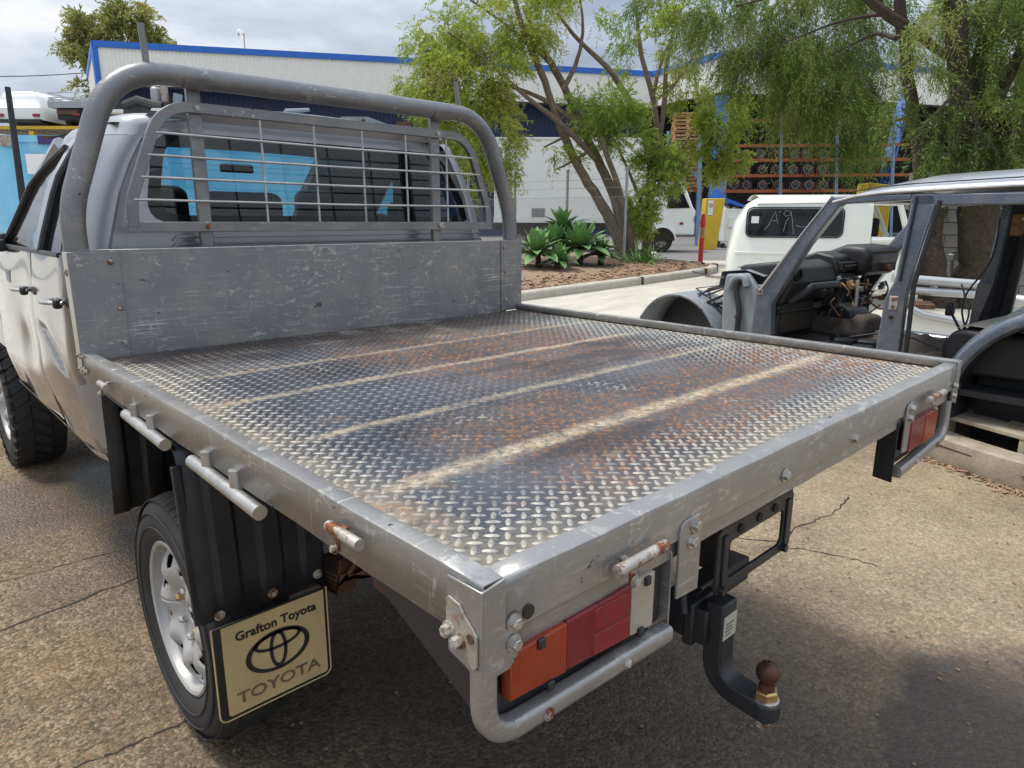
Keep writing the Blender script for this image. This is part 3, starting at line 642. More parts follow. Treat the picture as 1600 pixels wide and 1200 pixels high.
# --- hoop, rods, mesh guard
hp = fillet([(.029, 1.84, ZT+.20), (.030, 1.84, 1.503), (.175, 1.84, 1.903), (1.600, 1.84, 1.905), (1.758, 1.84, 1.505), (1.765, 1.84, ZT+.20)], {1: .07, 2: .16, 3: .16, 4: .07}, 9)
HO = P(MB().tube(hp, .0325, 24), 'sports_hoop', M_hoop, sm=60)
for x, l in ((.278, .105), (1.47, .095)):
    P(MB().tube([(x-(.004 if x < 1 else .016), 1.84, 1.93+l), (x, 1.84, 1.925)], .0095, 10), 'hoop_stub', M_hoop, HO); P(MB().tube([(x, 1.84, 1.874), (x, 1.84, 1.862)], .007, 8), 'stub_nut', M_hoop, HO)
for x in (.418, 1.372):
    p = P(MB().span((x-.021, 1.875, 1.37), (x+.021, 1.895, 1.885)), 'hoop_upright', M_hoop, HO, bevel=.003)
    b = MB(); b.grid([arc((xx, 1.84, 1.9035), .0348, 190, 350, 10, (0, -1, 0), (0, 0, 1)) for xx in (x-.045, x+.045)]); P(b, 'weld_saddle', M_hoop, HO)
fr = [(.195, 1.865, 1.452), (.200, 1.865, 1.535), (.312, 1.865, 1.818), (1.531, 1.865, 1.818), (1.643, 1.865, 1.535), (1.650, 1.865, 1.452)]
fr = fillet(fr, {1: .03, 2: .095, 3: .095, 4: .03}, 8)
MG = P(MB().sweep(fr, [(-.016, -.010), (.016, -.010), (.016, .010), (-.016, .010)], up=(0, -1, 0)), 'mesh_frame', M_hoop, sm=30, bevel=.002)
P(MB().bar((.178, 1.866, 1.452), (1.667, 1.866, 1.451), .02, .032), 'bottom_rail', M_hoop, MG, bevel=.002)
for z, a, c in ((1.735, .288, 1.557), (1.668, .258, 1.594), (1.602, .232, 1.618), (1.534, .204, 1.648)):
    P(MB().tube([(a, 1.858, z), ((a+c)/2, 1.856, z-.004), (c, 1.858, z-.001)], .0042, 8), 'mesh_wire', M_steel, MG)
for x in (.623, .820, 1.017, 1.214, 1.418):
    P(MB().tube([(x, 1.863, 1.806), (x+.003, 1.862, 1.468)], .0042, 8), 'mesh_wire', M_steel, MG)
for x in (.418, 1.372):
    for z in (1.8175, 1.452): hexbolt((x, 1.8535, z), (0, -1, 0), .006, .004, M_pin, MG)
# --- mudguards, flaps
def corr(x0, x1, n, amp): # trapezoid profile across x: (x, offset)
    o = []; w = (x1-x0)/n
    for i in range(n):
        a = x0+w*i; o += [(a, 0), (a+w*.38, 0), (a+w*.5, -amp), (a+w*.88, -amp)]
    return o+[(x1, 0)]
pf = corr(.020, .345, 3, .014)
for sg in (0, 1):
    mx_ = (lambda x: x) if sg == 0 else (lambda x: TW-x)
    path = [(1.050, .535), (1.050, .62), (1.052, .80), (1.058, .93), (1.075, .968), (1.11, .985), (1.70, .985), (1.742, .97), (1.752, .93), (1.765, .75), (1.795, .575)]
    rows = []
    for i, (y, z) in enumerate(path):
        t = Vector((0, path[min(i+1, 10)][0]-path[max(i-1, 0)][0], path[min(i+1, 10)][1]-path[max(i-1, 0)][1])).normalized(); nn = Vector((0, -t.z, t.y))
        fl = 0 if i < 1 else 1
        w = np.interp(z, [.5, 1.0], [0, -.012]) if i < 6 else 0
        rows.append([Vector((mx_(x+w), y, z)) + nn*(-d*fl)*1.0 for x, d in pf])
    G = P(MB().grid(rows), 'mudguard', M_black, sm=25, solid=.004)
    if sg == 0:
        e_ = P(MB().sweep([(mx_(.016), 1.058, .536), (mx_(.010), 1.058, .75), (mx_(.004), 1.060, .94)], [(-.010, -.006), (.010, -.006), (.010, .006), (-.010, .006)], up=(0, -1, 0)), 'guard_edge', M_black, G, bevel=.003)
        for x, z in ((.060, .549), (.193, .556), (.318, .562), (.072, .84)): P(MB().lathe([(0, 0), (.013, 0), (.013, .002), (.008, .003), (.006, .007), (0, .008)], (x, 1.0495 if z > .6 else 1.044, z), (0, -1, 0), 14), 'guard_bolt', M_rustbolt, G)
    # hanging flap
    fw, fh = .302, .262; cx, cz = .188, .384
    def outline(w, h, r):
        o = [(-w/2, h/2), (-w/2, -h/2+r)]+[(-w/2+r-r*math.cos(R(a)), -h/2+r-r*math.sin(R(a))) for a in range(15, 91, 15)]
        o += [(w/2-r+r*math.sin(R(a)), -h/2+r-r*math.cos(R(a))) for a in range(0, 91, 15)]+[(w/2, h/2)]
        return o[::-1]
    OR = (mx_(cx), 1.052, cz); EX = (1, 0, 0)
    FL = P(MB().prism(outline(fw, fh, .02), OR, EX, (0, 0, 1), (0, -1, 0), .007), 'mud_flap', M_text if sg == 0 else M_black, bevel=.002, sm=30)
    if sg == 0:
        P(MB().prism(outline(fw-.030, fh-.014, .010), (cx+.006, 1.0451, cz+.003), EX, (0, 0, 1), (0, -1, 0), .0012), 'flap_face', M_flap, FL, sm=30)
        b = MB(); o = outline(fw, fh, .02)[1:-1]; b.tube([(cx+x*1.004, 1.0455, cz+z*1.004) for x, z in outline(fw, fh, .02)], .0022, 6); P(b, 'flap_rim', M_flap, FL)
        def words(txt, size, x, z, m, nm, sx=1., off=.0, rot=0, thick=.0012):
            cu = bpy.data.curves.new('t', 'FONT'); cu.body = txt; cu.size = size; cu.align_x = 'CENTER'; cu.align_y = 'CENTER'; cu.extrude = thick; cu.offset = off; cu.resolution_u = 4
            o = bpy.data.objects.new('t', cu); COL.objects.link(o); bpy.context.view_layer.update()
            me = bpy.data.meshes.new_from_object(o.evaluated_get(bpy.context.evaluated_depsgraph_get())); bpy.data.objects.remove(o); bpy.data.curves.remove(cu)
            me.materials.clear(); me.transform(Matrix.Translation((x, 1.0434, z)) @ Matrix.Rotation(R(90), 4, 'X') @ Matrix.Rotation(rot, 4, 'Z') @ Matrix.Diagonal((sx, 1, 1, 1)))
            return link(nm, me, m, FL)
        words('Grafton Toyota', .034, cx+.010, cz+.089, M_text, 'lettering', 1.0, .0007)
        words('TOYOTA', .043, cx+.006, cz-.082, M_textg, 'lettering', 1.28, .0006)
        def oval(x, z, a, bb, w0, w1): # oval ring thicker at the sides or at the poles
            n = 40; vs = []; fs = []
            for yy in (1.0438, 1.0418):
                for i in range(n):
                    t = 2*math.pi*i/n; c, s = math.cos(t), math.sin(t)
                    vs += [(x+a*c, yy, z+bb*s), (x+(a-w0)*c, yy, z+(bb-w1)*s)]
            for i in range(n):
                j = (i+1) % n; A = 2*n
                fs += [(2*i, 2*j, 2*j+1, 2*i+1), (A+2*i, A+2*i+1, A+2*j+1, A+2*j), (2*i, A+2*i, A+2*j, 2*j), (2*i+1, 2*j+1, A+2*j+1, A+2*i+1)]
            return MB().add(vs, fs)
        ex_, ez_ = cx+.008, cz+.010
        e1 = P(oval(ex_, ez_, .086, .057, .013, .0085), 'emblem', M_text, FL, sm=30)
        P(oval(ex_, ez_+.028, .064, .0245, .010, .0075), 'emblem', M_text, FL, sm=30); P(oval(ex_, ez_+.002, .0235, .0535, .0085, .011), 'emblem', M_text, FL, sm=30)
# --- wheels
def wheel(y, side, tyre_r, width, chunky):
    x0 = .060 if side == 0 else TW-.060; s = 1 if side == 0 else -1   # s points inboard
    c = (x0, y, tyre_r if not chunky else .385); rr = c[2]; ax = (s, 0, 0)
    root = None
    w = width
    prof = [(.232, .030), (.225, .012), (.236, .004), (.262, -.008), (.300, -.010), (rr-.038, -.003), (rr-.016, .012), (rr-.006, .030), (rr-.004, w/2), (rr-.006, w-.030), (rr-.016, w-.012), (.29, w+.01), (.24, w-.002), (.225, w-.02)]
    ty = P(MB().lathe(prof, c, ax, 64), 'tyre', M_rubber, sm=40)
    b = MB(); n = 30 if chunky else 62
    for i in range(n):
        for row, (a0, a1, off, ln) in enumerate([(.004, .046, 0, .9), (.050, .084, .5, .75), (.088, .122, 0, .75)][:3] if not chunky else [(-.004, .085, 0, .62), (.095, .175, .5, .62)]):
            for mir in (0, 1):
                if chunky and mir: continue
                xa, xb = (a0, a1) if not mir else (w-a1, w-a0)
                t0 = 2*math.pi*(i+off)/n; dt = 2*math.pi/n*ln; sk = (.10 if row % 2 else -.10)*(1 if not chunky else 1.4)*(24/n if not chunky else 1)
                h = .011 if not chunky else .016; base = rr-.014
                vs = []
                for rad in (base, rr+(0 if not chunky else .006)-.001*(row == 0)):
                    for xx, tt in ((xa, t0), (xa, t0+dt), (xb, t0+dt+sk), (xb, t0+sk)):
                        ed = .010 if (rad > base and ((row == 0 and xx == xa and not mir) or (row == 0 and mir and xx == xb))) else 0
                        vs.append((c[0]+s*xx, c[1]+math.cos(tt)*(rad-ed), c[2]+math.sin(tt)*(rad-ed)))
                b.add(vs, [(4, 5, 6, 7), (0, 1, 5, 4), (1, 2, 6, 5), (2, 3, 7, 6), (3, 0, 4, 7)])
                if chunky and row == 0: # shoulder lugs on the side wall
                    vs = []
                    for rad, xx in ((rr-.055, -.010), (rr-.012, -.012), (rr+.004, .0)):
                        for tt in (t0, t0+dt*.8): vs.append((c[0]+s*xx, c[1]+math.cos(tt)*rad, c[2]+math.sin(tt)*rad))
                    for rad, xx in ((rr-.055, .004), (rr-.012, .004), (rr-.006, .02)):
                        for tt in (t0, t0+dt*.8): vs.append((c[0]+s*xx, c[1]+math.cos(tt)*rad, c[2]+math.sin(tt)*rad))
                    b.add(vs, [(0, 1, 3, 2), (2, 3, 5, 4), (0, 2, 8, 6), (2, 4, 10, 8), (1, 7, 9, 3), (3, 9, 11, 5)])
    P(b, 'tread_blocks', M_rubber, ty, sm=20)
    if not chunky:
        for r_ in (.272, .312): P(MB().lathe([(r_-.002, -.0075-.002*(r_ < .3)), (r_, -.0115-.001*(r_ < .3)), (r_+.002, -.0075-.002*(r_ < .3))], c, ax, 64), 'sidewall_ring', M_rubber, ty)
    # pressed steel rim with oval windows
    lip = [(.2255, .016), (.228, .006), (.222, .003), (.214, .008), (.212, .030), (.206, .036)]
    rim = P(MB().lathe(lip, c, ax, 64), 'rim', M_rim, sm=50)
    ns, nr = 96, 15; NSP = 8
    rows = []; keep = []
    rads = np.linspace(.207, .030, nr)
    for i in range(ns+1):
        a = 2*math.pi*i/ns; ph = (i*NSP/ns) % 1; row = []
        for r in rads:
            dep = np.interp(r, [.030, .062, .085, .110, .150, .185, .207], [.048, .048, .042, .022, .016, .030, .034])
            sp = math.cos(2*math.pi*ph)*.008*np.interp(r, [.09, .13, .185, .2], [0, 1, 1, 0])
            row.append(Vector(c)+Vector((s*(dep-sp), math.cos(a)*r, math.sin(a)*r)))
        rows.append(row)
    b = MB(); b.add([v for r in rows for v in r], [(i*nr+j, i*nr+j+1, (i+1)*nr+j+1, (i+1)*nr+j) for i in range(ns) for j in range(nr-1)
        if not (abs(((i+.5)*NSP/ns) % 1-.5)/(.24) )**2 + ((rads[j]+rads[j+1])/2/.026-.163/.026)**2 < 1])
    P(b, 'rim_disc', M_rim, rim, sm=45, solid=.005, fixn=False)
    P(MB().lathe([(.205, .075), (.16, .09), (.03, .09), (.0, .09)], c, ax, 32), 'brake_drum', M_rust, rim)
    P(MB().lathe([(.036, .075), (.036, .040), (.030, .034), (.0, .034)] if False else [(.032, .085), (.032, .062), (0, .062)], c, ax, 20), 'hub', M_rust, rim)
    for k in range(6):
        a = 2*math.pi*k/6+.4; p = Vector(c)+Vector((s*.048, math.cos(a)*.070, math.sin(a)*.070))
        P(MB().lathe([(0, .022), (.007, .021), (.0115, .014), (.0115, 0)], p, (-s, 0, 0), 6), 'lug_nut', M_galv if k % 3 else M_brass, rim, sm=20)
for y, ch in ((1.43, False), (4.50, True)):
    for sd_ in (0, 1): wheel(y, sd_, .36, .205 if not ch else .265, ch)
# ================================================================ the cab of the ute
CX = .90
HWZ = [(.62, .80), (.69, .838), (.85, .875), (1.1, .884), (1.25, .880), (1.373, .866), (1.6, .80), (1.73, .725), (1.79, .675)]
def hw(z): return float(np.interp(z, [a for a, _ in HWZ], [b for _, b in HWZ]))
def zroof(y): return float(np.interp(y, [1.9, 2.0, 2.25, 2.62, 2.75], [1.80, 1.822, 1.835, 1.825, 1.80]))
def zside(y): return float(np.interp(y, [1.9, 2.38, 2.46, 2.54, 2.62, 2.70, 2.78, 2.86, 2.95, 3.05, 3.16, 3.40, 3.62], [1.765, 1.765, 1.757, 1.741, 1.716, 1.683, 1.638, 1.585, 1.524, 1.462, 1.400, 1.295, 1.215]))
def sidept(y, z, sg, off=0.0):
    r = .14; ins = 0.0
    if y < 1.97+r: t = (1.97+r-y)/r; ins = r*(1-math.sqrt(max(0, 1-t*t)))*.75
    return Vector((CX+sg*(hw(z)-ins+off), y, z))
def C(mb, name, m, par=None, **k): return mb.build(name, m, par or UTE, **k)
ys = [1.97, 1.985, 2.01, 2.05, 2.11, 2.16, 2.34, 2.45]+list(np.linspace(2.5, 3.62, 18))
body = MB()
for sg in (-1, 1):
    # rocker + quarter strip under the glass line (behind the rear door), and pillars
    rows = []
    for z in (.72, .9, 1.1, 1.25, 1.345, 1.385, 1.45, 1.55, 1.65, 1.72, 1.765):
        rows.append([sidept(y, z, sg) for y in (1.97, 1.985, 2.01, 2.05, 2.09)])
    body.grid(rows)
    # upper side band between glass and roof
    rows = []
    for k in range(8):
        row = []
        for y in ys:
            zs = zside(y); z0 = zs-.030; f = k/7
            if f <= .4: z = z0+(zs-z0)*f/.4; p = sidept(y, z, sg)
            else:
                g = (f-.4)/.6; base = sidept(y, zs, sg); zr = zroof(y) if y < 2.62 else zs+.050
                p = Vector((base.x - sg*.12*(1-math.cos(g*math.pi/2)), y, zs+(zr-.012-zs)*math.sin(g*math.pi/2)))
            row.append(p)
        rows.append(row)
    body.grid(rows)
    # B pillar
    body.grid([[sidept(y-(z-1.37)*.25, z, sg, .003) for y in (2.40, 2.53)] for z in (1.34, 1.45, 1.6, 1.70, 1.745)])
# roof skin
def rowroof(y):
    e = [sidept(y, zside(y), sg) for sg in (-1, 1)]
    x0, x1 = e[0].x+.12, e[1].x-.12; zz = zroof(y)-.012
    return [Vector((x0+(x1-x0)*k/10, y, zz+.035*math.sin(math.pi*k/10)**.8)) for k in range(11)]
rr_ = [rowroof(y) for y in (1.985, 2.01, 2.05, 2.11, 2.25, 2.45, 2.62, 2.72)]
body.grid(rr_)
# rear face with a window opening
def shape_win(grow): # rounded trapezoid with 40 points, clockwise from bottom middle
    cs = [(.275-grow, 1.468-grow*.9), (.345-grow*.6, 1.757+grow*.8), (1.455+grow*.6, 1.757+grow*.8), (1.525+grow+.12, 1.468-grow*.9)]
    cs = [(.262-grow, 1.464-grow), (.318-grow*.85, 1.755+grow), (1.482+grow*.85, 1.755+grow), (1.662+grow-.124+.12, 1.464-grow)]
    pts = [(CX, cs[0][1])]
    o = []
    for i, c in enumerate(cs):
        a = Vector((*cs[i-1], 0)); b = Vector((*c, 0)); d = Vector((*cs[(i+1) % 4], 0)); r = .085
        p0 = b+(a-b).normalized()*r; p1 = b+(d-b).normalized()*r
        o += [p0*(1-t)**2+b*2*t*(1-t)+p1*t*t for t in [k/5 for k in range(6)]]
        for k in range(1, 5): o.append(p1+(d+(b-d).normalized()*r*1.0-p1)*k/5)
    return [(v.x, v.y) for v in o]
def yrear(x, z): return 1.972-.010*(1-((x-CX)/.8)**2)+max(0, z-1.40)*.06
inn = shape_win(0)
def outer(x, z):
    dx, dz = x-CX, z-1.60; best = None
    for t in np.linspace(.5, 2.5, 400):
        X, Z = CX+dx*t, 1.60+dz*t
        lim = hw(max(.72, min(Z, 1.79)))-.105
        if Z > 1.81 or Z < 1.33 or abs(X-CX) > lim: break
        best = (X, Z)
    return best
ri = [Vector((x, yrear(x, z), z)) for x, z in inn]
ro2 = []; ro3 = []
for x, z in inn:
    X, Z = outer(x, z); ro2.append(Vector((x+(X-x)*.5, yrear(x, z), z+(Z-z)*.5))); ro3.append(Vector((X, yrear(X, Z)+.004, Z)))
body.grid([[v+Vector((0, .03, 0)) for v in ri], ri, ro2, ro3], close=True)
# lower rear panel
body.grid([[Vector((x, yrear(x, z)+(.05 if abs(x-CX) > .74 else .0)*0+(.002), z)) for x in np.linspace(CX-.76, CX+.76, 11)] for z in (.72, .95, 1.2, 1.34, 1.42)])
# filler between rear face edge and rounded corner
for sg in (-1, 1):
    body.grid([[Vector((CX+sg*(hw(z)-.115), yrear(CX+.7, z)+.002, z)), sidept(1.97, z, sg)] for z in np.linspace(.72, 1.765, 12)])
body.grid([[Vector((x, yrear(x, 1.80), 1.795)) for x in np.linspace(CX-.60, CX+.60, 9)], [Vector((x, 1.972, 1.812+.02*math.sin(math.pi*i/8))) for i, x in enumerate(np.linspace(CX-.585, CX+.585, 9))], [Vector((x, 1.99, 1.822+.035*math.sin(math.pi*i/8)**.8)) for i, x in enumerate(np.linspace(CX-.575, CX+.575, 9))]])
CAB = C(body, 'cab_body', M_cab, sm=50)
# pressed ridges on the rear panel
for z, x0, x1 in ((1.418, .34, 1.68), (1.394, .335, 1.69)):
    C(MB().sweep([(x0, 1.958, z-.012), (x0+.012, 1.956, z), (x1-.012, 1.956, z), (x1, 1.958, z-.012)], [(-.004, -.003), (.004, -.003), (.002, .004), (-.002, .004)], up=(0, -1, 0)), 'pressed_ridge', M_cab, CAB, sm=60)
for sg in (-1, 1): C(MB().tube([sidept(2.085, z, sg, .0015) for z in np.linspace(1.30, 1.74, 9)], .0022, 6), 'panel_seam', M_crack, CAB)
C(MB().tube([sidept(2.07, 1.70, -1, .004), sidept(2.13, 1.705, -1, .004)], .009, 8), 'roof_bracket', M_galv, CAB)
# rear glass
b = MB(); n = len(inn); ctr = Vector((CX, yrear(CX, 1.6)+.012, 1.61))
b.add([Vector((x, 1.978+.06*(z-1.40), z)) for x, z in inn], [tuple(range(n))])
RG = C(b, 'rear_window', M_tint, CAB, sm=60)
def ringpts(f, y): return [Vector((CX+.0+(x-CX)*f[0], 1.969+.06*(z-1.40)+y, 1.61+(z-1.61)*f[1]+f[2])) for x, z in inn]
b = MB(); b.grid([ringpts((1, 1, 0), .009), ringpts((.93, .86, .004), .009)], close=True); C(b, 'black_border', M_frit, RG)
for i in range(9): C(MB().span((.36, 1.9835+i*.0016, 1.50+i*.026), (1.50, 1.984+i*.0016, 1.5008+i*.026)), 'demister_line', M_frit, RG) if i % 2 == 0 else None
# doors: dented mirror-like panels
def door(y0, y1, name, sg):
    b = MB(); rows = []; ny, nz = 26, 30
    for i in range(nz+1):
        z = .70+(1.365-.70)*i/nz; row = []
        for j in range(ny+1):
            y = y0+(y1-y0)*j/ny
            d = 0
            if sg < 0:
                # diagonal crease and lower dents seen on the left side
                l = (z-1.02)+(y-2.30)*-.55; d -= .018*math.exp(-(l/.035)**2)*(1 if z < 1.10 else 0)*math.exp(-((y-2.35)/.35)**2)
                d -= .020*math.exp(-(((z-.84)/.09)**2+((y-2.10)/.16)**2)); d += .008*math.exp(-(((z-.93)/.06)**2+((y-2.45)/.2)**2))
                d -= .016*math.exp(-(((z-1.0)/.10)**2+((y-2.85)/.10)**2)); d += .005*math.sin(y*9+z*4)*math.sin(z*7)
            edge = min(j, ny-j)/ny; d -= .004*max(0, 1-edge*26*.9)
            row.append(sidept(y, z, sg, .006+d))
        rows.append(row)
    b.grid(rows)
    D = C(b, name, M_door, UTE, sm=60)
    C(MB().grid([[sidept(y, z, sg, .004+.006*(z > .66)) for y in np.linspace(y0, y1, 6)] for z in (.655, .668, .690, .70)]), 'sill_strip', M_chrome if sg < 0 else M_door, D, sm=60)
    h0 = y1-.30 if name == 'front_door' else y0+.03
    if name == 'front_door': h0 = y0+.03
    p = [sidept(h0+.02*k, 1.215, sg, .006+.035*math.sin(math.pi*min(1, k/7))**.5) for k in range(8)]
    H = C(MB().sweep(p, rrect(.034, .012, .005, 3), up=(0, 0, 1)), 'door_handle', M_galv, D, sm=50); C(MB().box(sidept(h0+.005, 1.213, sg, .024), (.026, .030, .032)), 'handle_base', M_black, H, bevel=.008)
    return D
for sg in (-1, 1):
    door(1.975+.055, 2.565, 'rear_door', sg); door(2.575, 3.56, 'front_door', sg)
    C(MB().tube([sidept(2.570, z, sg, .001) for z in np.linspace(.70, 1.36, 9)], .003, 6), 'door_gap', M_crack, CAB)
    # glass, rubber, sill
    gl = MB(); gl.grid([[sidept(y, 1.36+(zside(y)-.03-1.36)*k/6, sg, -.006) for y in np.linspace(2.10, 2.38, 5)] for k in range(7)]); C(gl, 'rear_side_window', M_clear, CAB, sm=60)
    gl = MB(); gl.grid([[sidept(y, 1.355+max(.004, (zside(y)-.03-1.355))*k/6, sg, -.006) for y in np.linspace(2.42, 3.20, 9)] for k in range(7)]); C(gl, 'front_side_window', M_clear, CAB, sm=60)
    C(MB().tube([sidept(y, 1.362, sg, .004) for y in np.linspace(2.09, 3.56, 14)], .009, 8), 'window_rubber', M_black, CAB)
    C(MB().tube([sidept(2.40-(z-1.37)*.25-.02, z, sg, .002) for z in np.linspace(1.36, 1.74, 7)], .013, 8), 'window_rubber', M_black, CAB)
    C(MB().tube([sidept(y, zside(y)-.032, sg, .002) for y in np.linspace(2.47, 3.22, 40)], .012, 8), 'window_rubber', M_black, CAB)
    C(MB().grid([[sidept(y, z, sg) for y in (3.56, 3.7, 4.0, 4.5, 5.0, 5.25)] for z in (.86, .98, 1.1, 1.18)]), 'front_guard', M_cab, UTE, sm=50)
# broken mirror stub on the left door
b = MB(); b.box(sidept(3.20, 1.385, -1, .01), (.03, .14, .06)); b.box(sidept(3.10, 1.365, -1, .03), (.05, .05, .05)); C(b, 'mirror_stub', M_black, CAB, bevel=.01)
b = MB(); b.box(sidept(3.05, 1.24, -1, .008), (.004, .09, .05)); C(b, 'paint_scuff', M_scrib, CAB)
# bonnet, cowl, screen, bumper, aerial
b = MB(); b.grid([[Vector((CX+x*w, y, z-.10*abs(x)**3)) for x in np.linspace(-1, 1, 11)] for y, z, w in ((3.58, 1.19, .80), (4.0, 1.16, .84), (4.6, 1.11, .84), (5.1, 1.02, .82), (5.28, .92, .80), (5.32, .60, .80))]); C(b, 'bonnet', M_cab, UTE, sm=60)
b = MB(); rows = []
for y, z in ((2.72, 1.785), (3.0, 1.60), (3.3, 1.40), (3.58, 1.195)):
    w = hw(min(1.79, zside(y)))-.085; rows.append([Vector((CX+w*x, y-.06*x*x, z)) for x in np.linspace(-1, 1, 9)])
b.grid(rows); C(b, 'windscreen', M_screen, CAB, sm=60)
for sg in (-1, 1): C(MB().tube([Vector((CX+sg*(hw(min(1.79, zside(y)))-.07), y-.04, z)) for y, z in ((2.74, 1.755), (3.0, 1.585), (3.3, 1.40), (3.58, 1.2))], .030, 8), 'windscreen_pillar', M_cab, CAB)
C(MB().span((.06, 5.2, .50), (1.74, 5.38, .72)), 'front_bumper', M_black, UTE, bevel=.03)
AE = C(MB().tube([(.398, 5.0, .95), (.404, 5.0, 1.6), (.417, 5.0, 2.27)], [.022, .022, .016], 10), 'aerial', M_black, UTE)
# interior
I = C(MB().span((.12, 2.03, .80), (1.68, 3.6, .86)), 'cab_floor', M_seat, UTE)
b = MB(); b.grid([[Vector((CX+x*hw(1.7)*.93, y, zroof(y)-.05+.02*(1-x*x))) for x in np.linspace(-1, 1, 7)] for y in (2.02, 2.3, 2.6, 2.72)]); C(b, 'headliner', M_lining, I)
def seat(x0, x1, y, z):
    b = MB(); b.span((x0, y, .86), (x1, y+.46, 1.06)); s = C(b, 'seat_base', M_seat, I, bevel=.04)
    b = MB(); b.prism([(0, 1.0), (.12, 1.0), (.04, z), (-.06, z)], (x0, y, 0), (0, 1, 0), (0, 0, 1), (1, 0, 0), x1-x0); C(b, 'seat_back', M_seat, s, bevel=.05, seg=3)
    return s
s = seat(.20, 1.60, 2.06, 1.46)
for x0, x1, z, y in ((.50, .80, 1.575, 2.12), (1.08, 1.30, 1.50, 2.12), (1.30, 1.56, 1.555, 2.12)):
    C(MB().span((x0, y-.04, z-.15), (x1, y+.05, z)), 'headrest', M_seat, s, bevel=.04, seg=4)
for x0, x1 in ((.28, .74), (1.06, 1.52)):
    s = seat(x0, x1, 2.72, 1.42); C(MB().span((x0+.09, 2.66, 1.44), (x1-.09, 2.76, 1.615)), 'headrest', M_seat, s, bevel=.05, seg=4)
C(MB().prism([(3.12, 1.0), (3.12, 1.27), (3.2, 1.30), (3.55, 1.22), (3.6, .9)], (.1, 0, 0), (0, 1, 0), (0, 0, 1), (1, 0, 0), 1.6), 'dashboard', M_lining, I, bevel=.02)
C(MB().tube([Vector((1.30, 3.02, 1.22))+Vector((.19*math.cos(a), .06*math.sin(a), .18*math.sin(a))) for a in np.linspace(0, 2*math.pi, 24)[:-1]], .014, 8, closed=True), 'steering_wheel', M_seat, I)
C(MB().tube([(1.46, 2.74, 1.74), (1.47, 3.0, 1.57), (1.47, 3.42, 1.22)], [.15, .14, .09], 10), 'pillar_trim', M_seat, I); C(MB().tube([(.24, 2.72, 1.75), (.24, 3.0, 1.58), (.24, 3.42, 1.24)], .06, 8), 'pillar_trim', M_seat, I); C(MB().box((1.64, 2.46, 1.5), (.10, .16, .62)), 'pillar_trim', M_seat, I, bevel=.02)
C(MB().span((.84, 2.80, 1.685), (1.0, 2.82, 1.725)), 'rear_mirror', M_black, I, bevel=.02)
C(MB().tube([(.33, 2.38, 1.74), (.31, 2.36, 1.5), (.30, 2.3, 1.2)], .022, 6), 'seat_belt', mat('belt_red', (.20, .03, .025), .9), I)
# ================================================================ ground, kerb, garden
def gsheet():
    b = MB(); ss = np.concatenate([np.arange(-6, 20, .5), [22, 28, 40, 70, 140, 400]]); ll = np.concatenate([[-300, -120, -60, -35], np.arange(-22, 26, 1.), [30, 45, 80, 160, 300]])
    b.grid([[V(l, s, .042*min(max(s-4.5, 0), 10.5)) for l in ll] for s in ss])
    return b
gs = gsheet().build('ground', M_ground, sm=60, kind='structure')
def onG(x, y, dz=0.): return Vector((x, y, gz(x, y)+dz))
# asphalt yard behind the garden bed
b = MB(); b.grid([[V(l, s, .042*min(max(s-4.5, 0), 10.5)+.006) for l in np.linspace(-30, 34, 33)] for s in (18.2, 20, 24, 30, 45, 60)]); b.build('yard_road', M_asph, kind='structure')
# kerb runs along X, curls round its right end
kp = [(3.0, 7.18), (5, 7.16), (7, 7.12), (9.8, 7.0), (11.5, 6.98), (12.4, 7.02), (12.9, 7.35), (13.15, 7.9), (13.6, 8.9), (14.2, 9.7), (15.2, 10.6), (16.5, 11.4)]
kp = fillet([(*p, 0) for p in kp], .4, 4)
KB = MB(); KB.sweep([onG(p.x, p.y) for p in kp], [(-.10, -.05), (.07, -.05), (.07, .10), (.05, .125), (-.06, .135), (-.10, .13)], up=(0, 0, 1))
KERB = KB.build('kerb', M_kerb, sm=30, kind='structure')
for i in range(6, len(kp)-1, 7):
    p = onG(kp[i].x, kp[i].y, .0); t = (kp[i+1]-kp[i]).normalized(); n = Vector((-t.y, t.x, 0))
    MB().bar(p-n*.112+Vector((0, 0, .066)), p+n*.08+Vector((0, 0, .066)), .012, .142).build('kerb_joint', M_crack, KERB)
# mulch bed
poly = [(p.x-.03, p.y+.06) for p in kp]
b = MB(); rows = []
for k in range(9):
    rows.append([onG(p.x*(1-k/8)+(p.x-1.2*(p.x/16))*k/8, p.y+.05+k/8*(13.0-p.y)*(.55+.45*min(1, p.x/9)), .095+.10*math.sin(k/8*math.pi)*(.6+.4*math.sin(p.x*2.1))) for p in kp if p.x < 15])
b.grid(rows); b.build('mulch_bed', M_mulch, kind='structure', sm=60)
